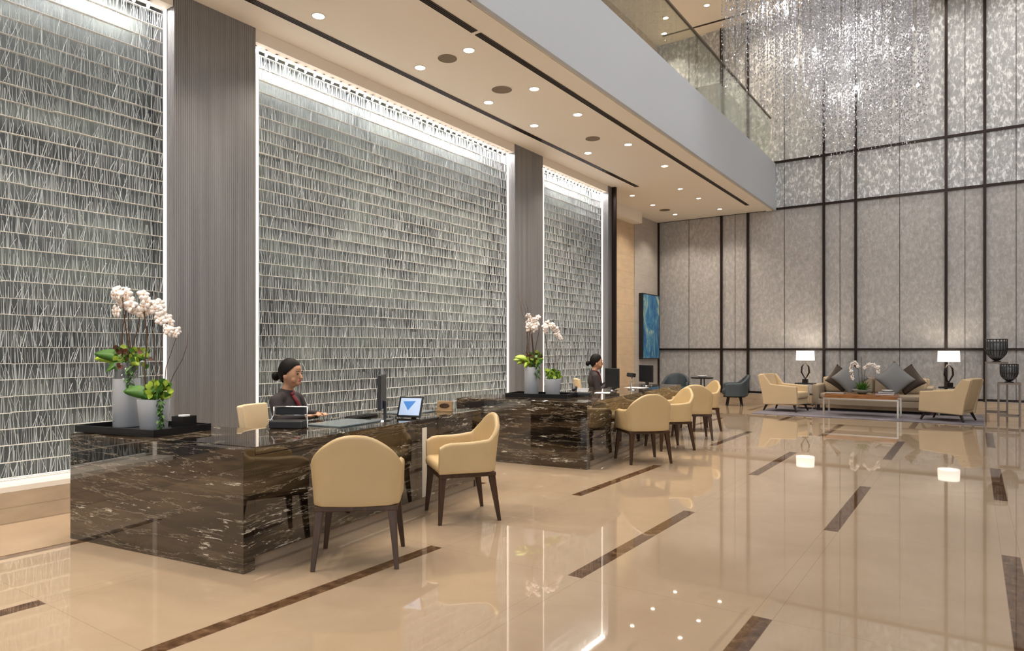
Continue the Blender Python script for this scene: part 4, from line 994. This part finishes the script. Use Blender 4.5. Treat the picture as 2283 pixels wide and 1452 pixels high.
b = thing('book', 'pale grey book lying on top of the purple one', 'book', (-1.48, 15.67, 0.503), 0.1); MB().b2((-0.15, -0.10, 0), (0.15, 0.10, 0.004)).b2((-0.15, -0.10, 0.022), (0.15, 0.10, 0.026)).b2((-0.15, 0.095, 0.004), (0.15, 0.10, 0.022)).build('cover', 'cushg', b); MB().b2((-0.145, -0.095, 0.004), (0.145, 0.095, 0.022)).build('pages', 'paper', b)
dsh = thing('dish', 'small white dish on the books on the coffee table', 'dish', (-1.46, 15.68, 0.530)); MB().lathe([(0, 0), (0.05, 0), (0.11, 0.035), (0.10, 0.037), (0.045, 0.008), (0, 0.008)], 24).build('bowl', 'paper', dsh, smooth=True)
# side tables and lamps
def side_table(loc, label):
    t = thing('side_table', label, 'side table', loc, 0, 'tiered side tables beside the sofa')
    for z in (0.08, 0.32, 0.57): MB().b2((-0.20, -0.20, z), (0.20, 0.20, z+0.022)).build('shelf', 'blackwood', t)
    for sx in (-1, 1):
        for sy in (-1, 1): MB().b2((sx*0.185-.012, sy*0.185-.012, 0), (sx*0.185+.012, sy*0.185+.012, 0.5699)).build('leg', 'steel', t)
def table_lamp(loc, label, rz):
    t = thing('table_lamp', label, 'lamp', loc, rz, 'lit table lamps beside the sofa')
    MB().b2((-0.06, -0.06, 0), (0.06, 0.06, 0.09)).build('base', 'black', t, bevel=0.004)
    for sx in (-1, 1):
        pts = [(0, 0, 0.09), (sx*0.035, 0.01, 0.15), (sx*0.085, 0, 0.25), (sx*0.075, 0, 0.38), (sx*0.02, 0, 0.47)]
        MB().tube(pts, [0.010, 0.014, 0.020, 0.018, 0.010], 8).build('body_loop', 'bronze', t, smooth=True)
    MB().cone((0, 0, 0.46), (0, 0, 0.60), 0.006, 0.006, 8).build('rod', 'chrome', t)
    h = 0.23
    MB().lathe([(0.19, 0.53), (0.205, 0.53), (0.195, 0.53+h), (0.182, 0.53+h), (0.19, 0.53)], 40).build('lamp_shade', 'shade', t, smooth=True)
    MB().ell((0, 0, 0.62), (0.03, 0.03, 0.04), 10, 8).build('bulb', 'bulb', t, smooth=True)
    q = bpy.data.lights.new('lamp_light', 'POINT'); q.energy = 14; q.color = (1, 0.85, 0.65); q.shadow_soft_size = 0.06
    o = bpy.data.objects.new('lamp_light', q); COL.objects.link(o); o.location = Vector(loc)+Vector((0, 0, 0.70))
side_table((-3.28, 17.02, 0.0125), 'dark tiered side table between the left armchair and the sofa'); table_lamp((-3.29, 17.05, 0.606), 'lit table lamp with white drum shade left of the sofa', 0)
side_table((-0.42, 16.95, 0.0125), 'dark tiered side table right of the sofa, behind the slanted armchair'); table_lamp((-0.44, 16.95, 0.606), 'lit table lamp with white drum shade right of the sofa', 0.5)
# pedestal stands with wire bowls
def stand(loc, w, h, label):
    t = thing('pedestal_stand', label, 'stand', loc, 0, 'slim metal stands with wire bowls')
    MB().b2((-w/2, -w/2, h-0.03), (w/2, w/2, h)).build('top', 'taupe', t)
    for sx in (-1, 1):
        for sy in (-1, 1): MB().b2((sx*(w/2-.012)-.012, sy*(w/2-.012)-.012, 0), (sx*(w/2-.012)+.012, sy*(w/2-.012)+.012, h-0.0301)).build('leg', 'taupe', t)
    m = MB()
    for sy in (-1, 1): m.b2((-w/2+.024, sy*(w/2-.012)-.01, 0.17), (w/2-.024, sy*(w/2-.012)+.01, 0.195)).b2((sy*(w/2-.012)-.01, -w/2+.024, 0.17), (sy*(w/2-.012)+.01, w/2-.024, 0.195))
    m.build('stretcher', 'taupe', t)
def wirebowl(loc, R, H, label):
    t = thing('wire_bowl', label, 'bowl', loc, 0, 'black wire bowls on stands')
    prof = lambda u: (R*min(1, (math.sin(min(1, u/0.55)*PI/2))**0.7+0.02), H*u)
    m = MB()
    for k in range(20):
        a = 2*PI*k/20; m.tube([(prof(u)[0]*math.cos(a), prof(u)[0]*math.sin(a), 0.012+prof(u)[1]*0.97) for u in (0.02, 0.08, 0.18, 0.32, 0.5, 0.75, 1.0)], 0.006, 5)
    m.build('wire_ribs', 'wire', t, smooth=True)
    for u in (0.12, 0.5, 1.0):
        r, z = prof(u); m = MB().tube([(r*math.cos(2*PI*i/32), r*math.sin(2*PI*i/32), 0.012+z*0.97) for i in range(33)], 0.009 if u == 1 else 0.006, 6, False); m.build('rim' if u == 1 else 'hoop', 'wire', t, smooth=True)
    MB().lathe([(0, 0), (0.07, 0), (0.07, 0.015), (0, 0.015)], 20).build('foot', 'wire', t)
    MB().lathe([(0.02, 0.02), (R*0.75, H*0.22), (R*0.93, H*0.6), (R*0.93, H*0.9), (R*0.90, H*0.9), (R*0.90, H*0.6), (R*0.70, H*0.24), (0.02, 0.04)], 28).build('smoked_liner', 'vaseglass', t, smooth=True)
stand((0.36, 16.12, 0.0), 0.36, 1.155, 'taller slim metal stand at the right edge, behind the shorter one'); wirebowl((0.36, 16.12, 1.156), 0.175, 0.44, 'larger black wire bowl on the taller stand')
stand((0.53, 15.33, 0.0), 0.34, 0.79, 'shorter slim metal stand at the right edge'); wirebowl((0.53, 15.33, 0.791), 0.135, 0.33, 'smaller dark wire bowl on the shorter stand')
